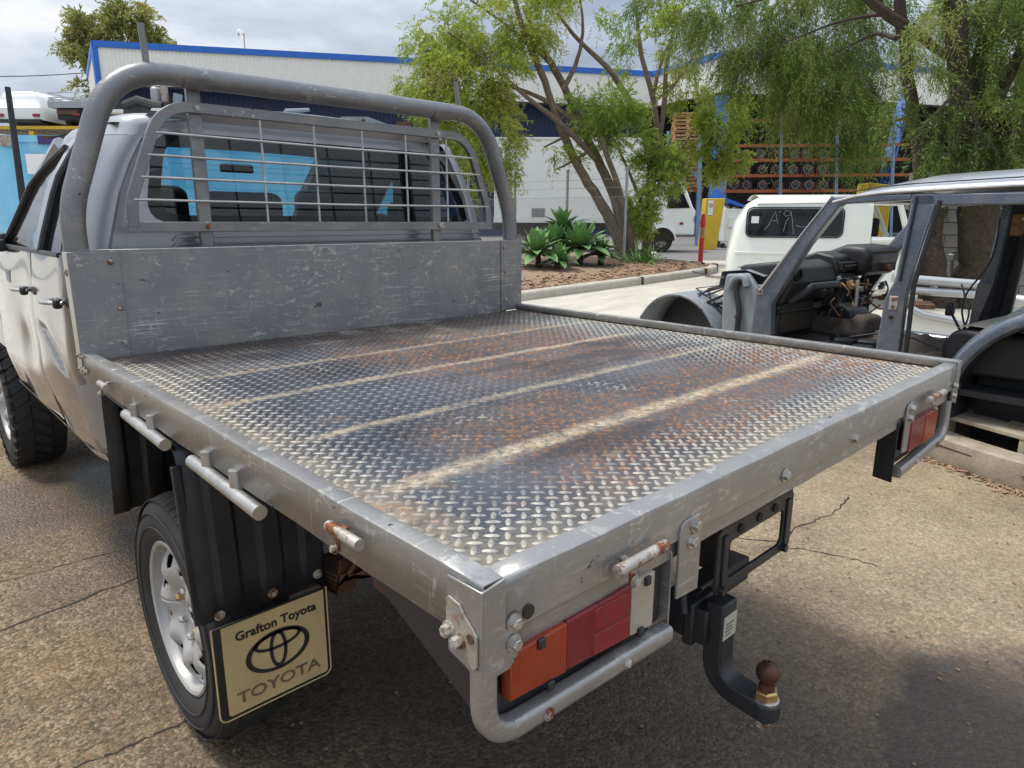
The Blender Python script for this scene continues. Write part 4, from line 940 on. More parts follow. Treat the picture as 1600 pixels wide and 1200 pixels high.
# chips and dead leaves on the bed: one loose layer
def scatter_flat(name, m, n, place, size, seed, lift=.004):
    rng = np.random.default_rng(seed); b = MB()
    for _ in range(n):
        p = place(rng); s = size*rng.uniform(.5, 1.5); a = rng.uniform(0, 6.28); w = s*rng.uniform(.2, .5)
        d = Vector((math.cos(a), math.sin(a), rng.uniform(-.25, .25)))*s; e = Vector((-math.sin(a), math.cos(a), rng.uniform(-.3, .3)))*w
        p = p+Vector((0, 0, lift+abs(d.z)+abs(e.z)))
        b.add([p-d, p-e, p+d, p+e+Vector((0, 0, w*.5))], [(0, 1, 2, 3)])
    return b.build(name, m, sm=0, kind='stuff', fixn=False)
scatter_flat('bark_litter', M_chip, 1600, lambda r: (lambda x, y: onG(x, y, .12))(r.uniform(6.5, 13.0), 7.25+abs(r.normal(0, .8))), .05, 3)
scatter_flat('fallen_leaf_litter', M_leafd, 110, lambda r: onG(r.uniform(1.0, 4.0), r.uniform(-.5, 1.4)), .011, 4)
M_gravel = mat('gravel_stone', (.20, .155, .105), .9, 0, .5, 30); rng_ = np.random.default_rng(21); gb = MB()
for _ in range(300):
    x_, y_ = rng_.uniform(-.9, 3.6), rng_.uniform(-.6, 2.6); s_ = .0035*rng_.uniform(.6, 2.2); p_ = onG(x_, y_, s_*.4)
    gb.add([p_+Vector(v)*s_ for v in ((1.2, 0, 0), (-1, .2, 0), (.1, 1, .1), (0, -1.1, 0), (.1, .1, .8), (0, 0, -.5))], [(0, 2, 4), (2, 1, 4), (1, 3, 4), (3, 0, 4), (2, 0, 5), (1, 2, 5), (3, 1, 5), (0, 3, 5)])
gb.build('loose_gravel', M_gravel, sm=0, kind='stuff')
# debris along the foot of the log
scatter_flat('leaf_litter', M_chip, 700, lambda r: (lambda t, w: onG(4.13+.30*t-w*.85, .13+.62*t+w*.4))(r.uniform(-.6, 1.6), abs(r.normal(0, .055))+.01), .018, 5)
# cracks in the paving
def crack(pts, w=.006):
    rng = np.random.default_rng(int(pts[0][0]*100) % 97); P_ = [Vector((*p, 0)) for p in pts]; o = []
    for i in range(len(P_)-1):
        for k in range(10): o.append(P_[i].lerp(P_[i+1], k/10)+Vector((rng.normal(0, .006), rng.normal(0, .006), 0)))
    b = MB(); rows = [[], []]
    for i, p in enumerate(o[:-1]):
        t = (o[i+1]-p).normalized(); n = Vector((-t.y, t.x, 0))*w*rng.uniform(.3, .9)
        rows[0].append(onG(*(p+n).xy, .002)); rows[1].append(onG(*(p-n).xy, .002))
    b.grid(rows); b.build('ground_crack', M_crack, sm=0, kind='structure')
crack([(-.75, 2.35), (-.27, 2.41), (.24, 2.48), (.6, 2.5)], .007); crack([(-.45, 1.49), (-.17, 1.47), (.06, 1.45), (.4, 1.40)], .006); crack([(-.7, 2.9), (-.1, 2.82), (.3, 2.8)], .004)
crack([(2.2, 1.2), (2.54, .78), (2.75, .80), (3.02, .74), (3.4, .78)], .007); crack([(2.42, .80), (2.54, .66), (2.60, .48), (2.62, .36)], .005)
# ---------------------------------------------------------------- plants in the bed
def leaf_blade(L_, W_, curl, fold=.25, n=6):
    b = MB(); rows = []
    for i in range(n+1):
        t = i/n; w = W_*(math.sin(math.pi*min(1, t*.93+.07))**.7)*(1-.15*t) if t < 1 else .001
        x = L_*t*(1-.12*curl*t); z = L_*(.30*t-curl*.55*t*t)
        rows.append([Vector((x, -w, z+w*fold)), Vector((x, 0, z)), Vector((x, w, z+w*fold))])
    b.grid(rows); return b.mesh('leaf', 60)
blades = [leaf_blade(.46, .080, c) for c in (.05, .35, .65)]
for me in blades: me.materials.append(M_agave)
def agave(u, v, d, sc, n, label, stem=0.):
    p = at(u, v, d); g = gz(p.x, p.y)+.10; t = thing('agave_plant', label, 'plant', (p.x, p.y, g), random.uniform(0, 6), 'broad leaved plants in the bed')
    h = max(.12, p.z-g)
    b = MB(); b.tube([(0, 0, -.05), (.02, 0, h*.6), (0, 0, h)], [.07, .06, .05], 8); b.build('stem', M_barkm, t)
    for i in range(n):
        f = i/n; o = link('leaf', blades[0 if f > .66 else 1 if f > .3 else 2], M_agave, t)
        el = -.25+1.45*f**1.2; o.location = (0, 0, h-.02+.05*f); o.rotation_euler = (random.uniform(-.2, .2), -el, i*2.39996); s = sc*(1.0-.45*f)*random.uniform(.85, 1.1); o.scale = (s, s*1.05, s)
agave(840, 396, 13.6, 1.8, 34, 'large pale green rosette plant at the left end of the bed beside the hoop')
agave(880, 358, 15.0, 1.55, 32, 'dark green rosette on a tall stem, topmost of the plants', .6)
agave(908, 388, 14.4, 1.95, 38, 'big rosette plant in the middle of the bed in front of the fence')
agave(872, 406, 13.4, 1.15, 26, 'low small rosette at the front between two bigger ones')
agave(938, 398, 14.6, 1.3, 26, 'rosette plant beside the wire fence post, rightmost of the broad leaved plants')
agave(866, 384, 14.6, 1.6, 30, 'rosette half hidden behind the pale left plant')
p = at(1003, 410, 15.2); t = thing('strappy_clump', 'clump of thin strappy green leaves at the foot of the tree by the post', 'plant', (p.x, p.y, gz(p.x, p.y)+.1))
sb = [leaf_blade(.62, .016, c, .3, 6) for c in (.75, 1.25, 1.7)]
for me in sb: me.materials.append(M_strap)
for i in range(95):
    o = link('leaf', sb[i % 3], M_strap, t); o.location = (random.gauss(0, .20), random.gauss(0, .16), 0); o.rotation_euler = (0, -random.uniform(.25, 1.15), random.uniform(0, 6.28)); s = random.uniform(.7, 1.15); o.scale = (s, s, s)
# ---------------------------------------------------------------- trees
def tubepx(mb, pts, d, seg=8, dj=0.): # pts (u, v, radius px[, depth offset])
    P_ = [at(p[0], p[1], d+(p[3] if len(p) > 3 else 0)) for p in pts]; rr = [p[2]*d/FPX for p in pts]
    # smooth the line
    Q, q2 = [], []
    for i in range(len(P_)-1):
        for k in range(4):
            f = k/4; Q.append(P_[i].lerp(P_[i+1], f)); q2.append(rr[i]+(rr[i+1]-rr[i])*f)
    Q.append(P_[-1]); q2.append(rr[-1])
    for _ in range(2): Q = [Q[0]]+[(Q[i-1]+Q[i]*2+Q[i+1])/4 for i in range(1, len(Q)-1)]+[Q[-1]]
    Q = [q_+Vector((random.gauss(0, .25), random.gauss(0, .25), random.gauss(0, .1)))*r_*.45 if 0 < i < len(Q)-1 else q_ for i, (q_, r_) in enumerate(zip(Q, q2))]
    mb.tube(Q, q2, seg)
def foliage(name, par, m, d, clumps, K=16, leaf=(.055, .009), twig=.30, droop=.6, seed=1, stems=True, spread=.55):
    rng = np.random.default_rng(seed); C0 = []; Rr = []; tw = []
    for (u, v, ru, rv, n, *dd) in clumps:
        c = np.array(at(u, v, d+(dd[0] if dd else 0))); rad = np.array([ru*d/FPX, (ru*.55+rv*.35)*d/FPX, rv*d/FPX])
        q_ = rng.normal(0, 1, (n, 3)); q_ /= np.linalg.norm(q_, axis=1)[:, None]; q_ *= (rng.uniform(.05, 1, (n, 1))**.45)
        # gather twigs into sub-clumps so that gaps show
        sub = rng.normal(0, 1, (max(4, n//26), 3)); sub /= np.linalg.norm(sub, axis=1)[:, None]; sub *= rng.uniform(.3, 1, (len(sub), 1))**.5
        k = rng.integers(0, len(sub), n); q_ = sub[k]*.86+q_*.30
        RTv, FWv = np.array(RT), np.array(FW)
        pos = c+q_[:, :1]*RTv*rad[0]+q_[:, 1:2]*FWv*rad[1]+q_[:, 2:]*np.array([0, 0, 1])*rad[2]
        C0.append(pos); outw = q_[:, :1]*RTv+q_[:, 1:2]*FWv+q_[:, 2:]*np.array([0, 0, .6]); tw.append(outw+rng.normal(0, spread, (n, 3)))
        Rr.append(np.clip(rng.normal(.52, .20, len(sub))[k]+.0, 0, 1))
    C0 = np.concatenate(C0); D = np.concatenate(tw); T = np.concatenate(Rr); n = len(C0)
    D /= np.linalg.norm(D, axis=1)[:, None]+1e-9
    t = np.linspace(.08, 1, K); L_ = twig*rng.uniform(.6, 1.3, n)
    base = C0[:, None, :]+D[:, None, :]*(t[None, :, None]*L_[:, None, None])*.8
    base[:, :, 2] -= droop*(t[None, :]**1.6)*L_[:, None]
    tang = D[:, None, :]*.8+np.zeros((1, K, 3)); tang[:, :, 2] -= droop*1.6*(t[None, :]**.6); tang /= np.linalg.norm(tang, axis=2)[:, :, None]+1e-9
    rnd = rng.normal(0, 1, (n, K, 3)); side_ = np.cross(tang, rnd); side_ /= np.linalg.norm(side_, axis=2)[:, :, None]+1e-9
    ld = tang*.75+side_*.7; ld /= np.linalg.norm(ld, axis=2)[:, :, None]
    wd = np.cross(ld, rng.normal(0, 1, (n, K, 3))); wd /= np.linalg.norm(wd, axis=2)[:, :, None]+1e-9
    ll = leaf[0]*rng.uniform(.6, 1.3, (n, K, 1)); ww = leaf[1]*rng.uniform(.7, 1.3, (n, K, 1))
    v0 = base; v2 = base+ld*ll; mid = base+ld*ll*.45; v1 = mid+wd*ww; v3 = mid-wd*ww
    vs = np.stack([v0, v1, v2, v3], 2).reshape(-1, 3); nf = n*K
    tint = np.clip(T[:, None]+rng.normal(0, .16, (n, K)), 0, 1).reshape(-1)
    me = bpy.data.meshes.new(name); me.vertices.add(nf*4); me.vertices.foreach_set('co', vs.astype(np.float32).ravel())
    me.loops.add(nf*4); me.loops.foreach_set('vertex_index', np.arange(nf*4, dtype=np.int32)); me.polygons.add(nf)
    me.polygons.foreach_set('loop_start', np.arange(0, nf*4, 4, dtype=np.int32)); me.polygons.foreach_set('loop_total', np.full(nf, 4, dtype=np.int32))
    a = me.attributes.new('tint', 'FLOAT', 'FACE'); a.data.foreach_set('value', tint.astype(np.float32)); me.update(calc_edges=True)
    o = link(name, me, m, par)
    if stems: # thin hanging twigs
        b = MB(); idx = rng.permutation(n)[:min(n, 700)]
        for i in idx:
            p0 = C0[i]-D[i]*L_[i]*.35+np.array([0, 0, L_[i]*.1]); p1 = base[i, K//2]; p2 = base[i, -1]; w_ = .0035
            b.add([p0+[w_, 0, 0], p0-[w_, 0, 0], p1-[w_, 0, 0], p1+[w_, 0, 0], p2], [(0, 1, 2, 3), (3, 2, 4)])
        b.build('twig_stems', M_bark, par, sm=0, kind='stuff', fixn=False)
    return o
def tree(name, label, u, v, d, rootz=None, group=None):
    p = at(u, v, d); return thing(name, label, 'tree', (p.x, p.y, gz(p.x, p.y)), 0, group, world=True)
# the pale weeping tree in the garden bed
d = 16.2
T1 = tree('weeping_tree', 'slender multi trunk tree with feathery lime green leaves in the kerbed garden bed', 985, 400, d)
b = MB()
tubepx(b, [(978, 408, 13), (962, 360, 9), (935, 310, 7.5), (905, 265, 6.5), (885, 222, 6), (868, 178, 5), (845, 110, 5), (815, 45, 4), (800, -20, 3)], d)
tubepx(b, [(984, 408, 12), (968, 330, 8), (945, 270, 7, .3), (920, 225, 6.5, .3), (895, 165, 5.5, .4), (868, 110, 5.5, .5), (838, 60, 4.5, .6), (818, 10, 3, .7)], d)
tubepx(b, [(990, 405, 9), (975, 320, 5, -.3), (955, 260, 4, -.4), (938, 215, 3.5, -.5)], d)
b.build('trunk', M_bark, T1)
for i, pts in enumerate([[(897, 190, 5), (860, 160, 3.6), (815, 140, 2.6), (770, 128, 1.6)], [(930, 248, 4.6), (880, 195, 4, -.3), (820, 150, 3, -.5), (750, 85, 2, -.6), (700, 50, 1.2, -.8)], [(862, 100, 4), (830, 70, 3, .3), (780, 30, 2), (735, 0, 1.4)], [(880, 140, 4), (905, 90, 3), (912, 40, 2.2), (905, -10, 1.4)], [(905, 205, 3), (880, 215, 2), (850, 230, 1.2)], [(915, 240, 2.5), (880, 260, 1.6), (868, 265, 1)]]):
    q = MB(); tubepx(q, pts, d, 7); q.build('branch', M_bark, T1)
foliage('crown', T1, L_lime, d, [(690, 70, 58, 58, 520), (760, 40, 75, 58, 480), (745, 110, 80, 48, 500, -.4), (675, 140, 45, 45, 300), (700, 200, 48, 45, 320), (765, 225, 45, 55, 330, -.5), (770, 165, 50, 40, 360), (840, 20, 60, 45, 420), (900, 10, 60, 40, 220), (720, 150, 60, 40, 260), (800, 80, 40, 40, 110), (655, 95, 25, 40, 110), (780, 270, 25, 30, 70), (860, 240, 40, 25, 50), (735, 270, 25, 30, 90)], K=16, leaf=(.085, .011), twig=.40, droop=.55, seed=2)
# bushier upright tree just right of it
d = 16.6
T2 = tree('bushy_tree', 'bushy green tree with thin upright stems beside the red bollard', 1015, 400, d)
b = MB(); tubepx(b, [(1010, 408, 8), (1012, 330, 6), (1018, 260, 5.5), (1010, 210, 5), (980, 150, 4.5), (950, 105, 4), (905, 65, 3), (870, 20, 2)], d); tubepx(b, [(1018, 300, 5), (1028, 210, 4.5), (1020, 150, 4), (1000, 80, 3.2), (995, 20, 2.4), (990, -20, 1.6)], d); tubepx(b, [(1024, 240, 4.5), (1038, 180, 4), (1040, 110, 3), (1052, 50, 2.2), (1070, 0, 1.5)], d, 7); b.build('trunk', M_bark, T2)
for pts in [[(1020, 150, 3.5), (1035, 90, 2.4), (1050, 60, 1.6)], [(1040, 150, 3), (1090, 80, 2), (1120, 20, 1.3)], [(1012, 320, 4), (1045, 260, 2.5), (1080, 210, 1.5)], [(1008, 330, 3), (975, 250, 2), (945, 190, 1.2)]]:
    q = MB(); tubepx(q, pts, d, 6); q.build('branch', M_bark, T2)
foliage('crown', T2, L_green, d, [(935, 175, 55, 46, 400, -.5), (975, 200, 40, 32, 260, -.4), (1030, 272, 36, 42, 430, -.3), (1000, 340, 18, 34, 110, -.3), (1000, 330, 24, 40, 200)], K=18, leaf=(.085, .012), twig=.40, droop=.1, seed=3)
foliage('crown', T2, L_lime, d, [(1125, 180, 36, 52, 480), (1100, 225, 35, 45, 150), (1138, 255, 20, 34, 240), (1070, 125, 45, 35, 160), (1000, 60, 70, 50, 160), (1075, 50, 50, 50, 180)], K=18, leaf=(.08, .012), twig=.34, droop=.35, seed=4)
# the dark weeping trees on the right
d = 12.0
T3 = tree('weeping_tree', 'tall dark tree with hanging needle leaves above the white off-roader and a reddish trunk', 1436, 400, d)
d = 10.9; b = MB(); tubepx(b, [(1452, 470, 16), (1448, 400, 13), (1443, 330, 11), (1437, 250, 9.6), (1428, 180, 9), (1417, 100, 8.5), (1408, 30, 8), (1400, -60, 7.5)], d, 12); b.build('trunk', M_bark2, T3)
for pts in [[(1413, 40, 9), (1378, 15, 7), (1340, -15, 6)], [(1425, 45, 8), (1460, 75, 6, .3), (1490, 95, 5, .5)], [(1400, 60, 4, .5), (1370, 50, 2.5, 1), (1330, 70, 1.5, 1.4), (1290, 90, 1, 1.4)], [(1395, 20, 4, .8), (1320, 30, 2, 1.4), (1240, 60, 1.3, 1.4), (1180, 90, .9, 1.4)], [(1380, 0, 3.5, .8), (1260, -20, 2.2, 1.4), (1150, 10, 1.3, 1.4)]]:
    q = MB(); tubepx(q, pts, d, 8); q.build('branch', M_bark2, T3)
d = 13.2
foliage('crown', T3, L_dark, d, [(1130, 20, 70, 50, 345), (1210, 40, 75, 60, 446), (1290, 30, 70, 60, 403), (1360, 20, 60, 40, 187), (1250, 0, 120, 30, 187), (1230, 95, 80, 45, 345), (1310, 100, 70, 55, 345), (1215, 125, 42, 30, 158), (1285, 140, 62, 40, 345, -.4), (1325, 155, 42, 45, 259), (1318, 215, 32, 28, 144, -.5), (1262, 195, 30, 25, 86), (1370, 60, 50, 50, 144, .6), (1180, 100, 40, 45, 172), (1060, 15, 60, 35, 115), (1440, 90, 35, 60, 86, .8)], K=24, leaf=(.09, .0075), twig=.58, droop=1.0, seed=5, spread=.35)
d = 10.2
T4 = tree('gnarled_tree', 'old dark tree with mossy base and thick trunk behind the stripped body on the right', 1520, 480, d)
b = MB(); tubepx(b, [(1524, 520, 44), (1522, 450, 33), (1532, 380, 29), (1528, 310, 28), (1506, 230, 18), (1498, 150, 15), (1498, 60, 14), (1492, -60, 13)], d, 14); tubepx(b, [(1526, 300, 18), (1530, 200, 13, .2), (1526, 120, 12, .3), (1544, 40, 11, .4), (1564, -60, 10, .5)], d, 12); b.build('trunk', M_barkm, T4)
b = MB(); tubepx(b, [(1468, 520, 32), (1460, 450, 22), (1451, 380, 15), (1462, 330, 14), (1480, 280, 14, .2), (1492, 240, 14, .2)], d, 12); b.build('trunk', M_barkm, T4)
for pts in [[(1540, 200, 10), (1575, 120, 8), (1605, 60, 6)], [(1520, 150, 5), (1545, 170, 4, -.3), (1590, 150, 3, -.4)], [(1505, 130, 3, -.4), (1470, 170, 2, -.5), (1440, 200, 1.2, -.5)], [(1510, 160, 2, -.5), (1535, 210, 1.5, -.6), (1560, 240, 1, -.7)]]:
    q = MB(); tubepx(q, pts, d, 7); q.build('branch', M_barkm, T4)
foliage('crown', T4, L_dark, d, [(1570, 70, 50, 60, 300), (1580, 180, 40, 50, 240, -.4), (1530, 20, 60, 40, 200), (1460, 30, 50, 40, 130), (1550, 230, 38, 30, 130, -.5), (1440, 130, 35, 50, 90), (1470, 200, 30, 50, 110, -.3), (1600, 250, 30, 30, 100)], K=20, leaf=(.085, .0075), twig=.46, droop=.8, seed=6)
T5 = tree('gnarled_tree', 'brown trunk hard against the right edge of the picture behind the old tree', 1600, 480, 11.5)
b = MB(); tubepx(b, [(1588, 520, 22), (1582, 400, 17), (1590, 300, 14), (1598, 200, 12), (1600, 80, 11), (1606, -60, 9)], 11.5, 10); b.build('trunk', M_bark2, T5)
foliage('crown', T5, L_dark, 11.5, [(1600, 120, 40, 70, 260), (1590, 20, 50, 40, 200), (1560, -10, 60, 30, 160)], K=20, leaf=(.085, .0075), twig=.36, droop=.6, seed=9)
# gum tree far behind the warehouse and a bit of another
T6 = tree('gum_tree', 'tall olive green gum tree rising behind the left end of the warehouse', 150, 200, 52)
b = MB(); tubepx(b, [(150, 400, 9), (150, 200, 6), (155, 120, 5), (165, 60, 3.5), (175, 10, 2)], 52); tubepx(b, [(152, 140, 4), (120, 80, 3), (105, 60, 2)], 52, 6); tubepx(b, [(156, 110, 4), (200, 70, 3), (235, 55, 2)], 52, 6); b.build('trunk', M_bark, T6)
foliage('crown', T6, L_gum, 52, [(160, 25, 45, 28, 260), (205, 30, 30, 28, 200), (110, 65, 20, 12, 70), (135, 50, 25, 25, 120), (190, 60, 45, 25, 260), (235, 60, 20, 25, 100), (130, 100, 22, 20, 100), (135, 140, 18, 14, 60), (160, 85, 40, 20, 120)], K=14, leaf=(.30, .05), twig=1.1, droop=.3, seed=7, stems=False)
T7 = tree('gum_tree', 'tip of a far treetop just above the blue gutter', 275, 200, 62)
b = MB(); tubepx(b, [(275, 400, 6), (276, 75, 2)], 62); b.build('trunk', M_bark, T7)
foliage('crown', T7, L_gum, 62, [(274, 76, 20, 6, 60)], K=14, leaf=(.30, .05), twig=.8, droop=.2, seed=8, stems=False)
# ================================================================ stripped four wheel drive body on a pallet
SH = thing('stripped_car_body', 'blue grey four wheel drive body stripped of doors, wheels and glass on a timber pallet', 'car body', (4.4, .62, 0), R(-6))
BW = 1.60
def K(mb, name, m, par=None, **k): return mb.build(name, m, par or SH, **k)
# roof with drip rails
b = MB(); rows = []
def ze(y): return 1.645+.028*min(1, max(0, (.75-y)/1.0))-.05*max(0, (y-.62)/.33)**2
for y in np.linspace(.95, -1.7, 16):
    e_ = ze(y); cr_ = .125*min(1, .35+(.98-y)/.9)
    rows.append([Vector((BW/2+(BW/2+.005)*x, y-.05*x*x*(y > .5), e_+.012+cr_*(1-abs(x)**2.6))) for x in np.linspace(-1, 1, 17)])
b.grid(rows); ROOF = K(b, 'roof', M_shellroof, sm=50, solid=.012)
for x in (0, BW):
    K(MB().tube([(x+(.0), y-.05*(y > .5), ze(y)+.006) for y in np.linspace(.95, -1.7, 18)], .011, 8), 'drip_rail', M_chrome, ROOF)
    K(MB().tube([(x+(.07 if x == 0 else -.07), y, ze(y)+.012+.125*.235*min(1, .35+(.98-y)/.9)+.012) for y in np.linspace(.80, -1.7, 14)], .004, 6), 'roof_seam', M_crack, ROOF)
def pillar(name, pts, x, th, m, par=None, bev=.012): # side outline (y,z) extruded across x
    return K(MB().prism(pts, (x, 0, 0), (0, 1, 0), (0, 0, 1), (1, 0, 0), th), name, m, par, bevel=bev, seg=3)
for x, s in ((0, 1), (BW, -1)):
    t_ = .075*s
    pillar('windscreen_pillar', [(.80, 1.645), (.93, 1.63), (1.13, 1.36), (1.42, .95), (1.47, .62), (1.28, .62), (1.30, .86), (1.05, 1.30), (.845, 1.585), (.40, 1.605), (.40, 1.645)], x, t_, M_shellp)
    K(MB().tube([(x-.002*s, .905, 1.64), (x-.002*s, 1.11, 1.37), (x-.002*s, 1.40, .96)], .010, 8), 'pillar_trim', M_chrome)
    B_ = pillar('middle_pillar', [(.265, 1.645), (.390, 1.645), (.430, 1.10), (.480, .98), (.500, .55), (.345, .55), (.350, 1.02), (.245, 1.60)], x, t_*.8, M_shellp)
    K(MB().tube([(x-.003*s, .36, 1.62), (x-.003*s, .395, 1.10)], .009, 6), 'door_rubber', M_vinyl, B_); K(MB().tube([(x+.004*s, .225, 1.60), (x+.004*s, .31, 1.08), (x+.004*s, .30, .60)], .016, 6), 'door_rubber', M_vinyl, B_)
    if s == 1:
        for z in (.955, ): K(MB().span((x-.004, .39, z-.045), (x+.002, .445, z+.045)), 'hinge_mount', M_pin, B_, bevel=.008); [K(MB().lathe([(0, 0), (.011, 0), (.011, .004), (0, .004)], (x-.004, .417, z+dz), (-1, 0, 0), 10), 'hinge_hole', M_rust, B_) for dz in (-.024, .022)]
        K(MB().lathe([(0, 0), (.014, 0), (.014, .006), (.009, .006), (.009, .002), (0, .002)], (x-.001, .42, .86), (-1, 0, 0), 12), 'striker_hole', M_crack, B_)
        K(MB().span((x-.003, 1.375, .925), (x+.003, 1.42, 1.0)), 'hinge_mount', M_rustplate, None, bevel=.008)
        for dz in (.945, .978): K(MB().lathe([(0, 0), (.009, 0), (.009, .004), (0, .004)], (x-.004, 1.398, dz), (-1, 0, 0), 10), 'hinge_hole', M_rust)
    K(MB().span((x, -.30, 1.57), (x+t_, .40, 1.64)), 'roof_side_rail', M_shellp, None, bevel=.01)
    # rear quarter: door shut, pillar behind
    pillar('rear_pillar', [(-.78, 1.645), (-.62, 1.645), (-.66, 1.05), (-.90, 1.05)], x, t_, M_shellp)
    # sill
    K(MB().span((x, -.02, .40), (x+.10*s, 1.62, .56)), 'sill', M_shellp, None, bevel=.03)
    # wheel arch: circle centre (-.60,.35)
    c = (-.60, .35); rows = []
    for r_, xo in ((.60, .0), (.615, -.03), (.66, -.035), (.69, -.012), (.70, .02), (.705, .05)):
        rows.append([Vector((x+s*xo, c[0]+r_*math.cos(R(a)), c[1]+r_*math.sin(R(a))*1.0)) for a in np.linspace(-8, 185, 30)])
    K(MB().grid(rows), 'arch_flare', M_shellp, None, sm=50)
    rows = [[Vector((x+s*xo, c[0]+.60*math.cos(R(a)), c[1]+.60*math.sin(R(a)))) for a in np.linspace(-8, 185, 24)] for xo in (0, .12, .30)]
    K(MB().grid(rows), 'wheel_tub', M_vinyl, None, sm=60)
    K(MB().span((x+.30*s, -1.25, .10), (x+.32*s, -.04, .74)), 'tub_wall', M_vinyl)
    K(MB().grid([[Vector((x+s*.02, y, z)) for y in (-1.0, -1.7)] for z in (.95, 1.08)]), 'rear_quarter', M_shellp)
    K(MB().grid([[Vector((x+s*(.035+.0*a), c[0]+.70*math.cos(R(a)), c[1]+.70*math.sin(R(a)))) for a in np.linspace(20, 100, 14)], [Vector((x+s*.06, c[0]+.70*math.cos(R(a))-.06, 1.07 if a > 60 else c[1]+.70*math.sin(R(a))+.06)) for a in np.linspace(20, 100, 14)]]), 'quarter_panel', M_shellp)
    # front inner guard arch
    c = (2.20, .40); rows = []
    rows = [[Vector((x+s*xo, c[0]+(r_)*math.cos(R(a)), c[1]+r_*math.sin(R(a)))) for a in np.linspace(8, 172, 26)] for xo, r_ in ((0., .44), (.0, .455), (.012, .462), (.20, .468), (.36, .47))]
    G = K(MB().grid(rows), 'inner_guard', M_primer, None, sm=50, solid=.004)
    K(MB().grid([[Vector((x+s*.36, c[0]+r_*math.cos(R(a)), c[1]+r_*math.sin(R(a)))) for a in np.linspace(8, 172, 20)] for r_ in (.47, .10)]), 'guard_wall', M_vinyl, G)
    for a in (30, 62, 95, 128, 150): K(MB().lathe([(0, 0), (.008, 0), (.008, .003), (0, .003)], (x-.002*s, c[0]+.448*math.cos(R(a)), c[1]+.448*math.sin(R(a))), (-s, 0, 0), 8), 'bolt_hole', M_crack, G)
    # side of the firewall box, with hose
    pillar('cowl_side', [(1.42, .45), (1.42, .97), (1.52, 1.08), (1.72, 1.06), (1.74, .9), (1.72, .45)], x, .05*s, M_primer, None, .02)
    if s == 1:
        H_ = K(MB().tube(fillet([(-.01, 1.50, 1.00), (-.02, 1.575, 1.04), (-.03, 1.60, .95), (-.03, 1.55, .80), (-.03, 1.56, .45)], .05, 5), .022, 12), 'breather_hose', M_vinyl); K(MB().lathe([(.026, -.008), (.028, 0), (.026, .008)], (-.03, 1.556, .74), (0, 0, 1), 14), 'hose_clip', M_crack, H_)
        K(MB().tube(fillet([(-.012, 1.51, .98), (-.015, 1.53, 1.05), (-.012, 1.63, 1.04), (-.01, 1.66, .95)], .05, 5), .030, 12), 'duct_elbow', M_primer)
# cowl and firewall
b = MB(); b.grid([[Vector((BW/2+(BW/2-.03)*x, y, z+.02*(1-x*x))) for x in np.linspace(-1, 1, 9)] for y, z in ((1.40, 1.06), (1.56, 1.10), (1.78, 1.075), (1.80, .95))]); K(b, 'cowl_panel', M_primer, None, sm=50)
K(MB().span((.05, 1.70, .45), (BW-.05, 1.72, 1.06)), 'firewall', M_primer)
b = MB()
for i in range(10): b.span((.12+.04*i, 1.60, 1.108), (.135+.04*i, 1.70, 1.114))
K(b, 'cowl_vents', M_crack, None, kind='stuff')
K(MB().span((.0, 1.76, 1.02), (.10, 1.92, 1.035)), 'bonnet_hinge', M_rustplate); K(MB().tube([(.02, 1.85, 1.03), (.0, 2.05, 1.06)], .006, 6), 'stub_rod', M_vinyl)
b = MB(); [b.tube([(.22+.03*i, 1.80+.02*i, .95), (.15+.06*(i % 3), 2.0+.04*i, .90-.05*(i % 2)), (.1+.02*i, 2.06-.1*i+.05, .80-.03*i)], .008, 6) for i in range(5)]; K(b, 'cut_wiring_loom', M_vinyl, None, kind='stuff')
for f in (0, 1): K(MB().bar((.25, 1.75, .93-.1*f), (.12, 1.97+.1*f, .80-.05*f), .05, .02), 'torn_bracket', M_engine)
# windscreen header and glass
K(MB().bar((.04, .90, 1.62), (BW-.04, .90, 1.62), .08, .04), 'windscreen_header', M_shellp, None, bevel=.01)
# floor, tunnel, carpet
b = MB(); rng = np.random.default_rng(8)
rows = [[Vector((x, y, .50+.02*rng.normal()*.5+.14*max(0, (y-1.25)/.4)**1.5+.15*math.exp(-((x-.8)/.17)**2))) for x in np.linspace(.08, BW-.08, 26)] for y in np.linspace(.10, 1.68, 24)]
b.grid(rows); FLR = K(b, 'carpet_floor', M_carpet, None, sm=60); K(MB().span((.05, -1.7, .42), (BW-.05, .12, .46)), 'rear_floor', M_vinyl)
for i in range(16):
    x, y = rng.uniform(.2, 1.1), rng.uniform(.2, 1.1); q = MB(); q.box((x, y, .56), (.05+.1*rng.random(), .12+.1*rng.random(), .05+.04*rng.random()), Matrix.Rotation(rng.uniform(0, 3), 3, 'Z')); K(q, 'loose_trim', M_vinyl, FLR, bevel=.01)
K(MB().grid([[Vector((.08+.42*u_+.06*math.sin(5*v_), .02+.34*v_, .56+.06*math.sin(3*u_+4*v_)**2)) for u_ in np.linspace(0, 1, 9)] for v_ in np.linspace(0, 1, 8)]), 'loose_carpet', M_carpet, FLR, sm=60)
b = MB(); b.prism([(-.19, .58), (.19, .58), (.13, .76), (-.13, .76)], (.80, 1.68, 0), (1, 0, 0), (0, 0, 1), (0, -1, 0), .80); TN = K(b, 'transmission_tunnel', M_carpet, None, bevel=.05, seg=3)
b = MB(); b.prism([(.98, .70), (1.0, .80), (1.12, .84), (1.28, .80), (1.32, .70)], (.66, 0, 0), (0, 1, 0), (0, 0, 1), (1, 0, 0), .26); K(b, 'gear_console', M_vinyl, TN, bevel=.03, seg=3)
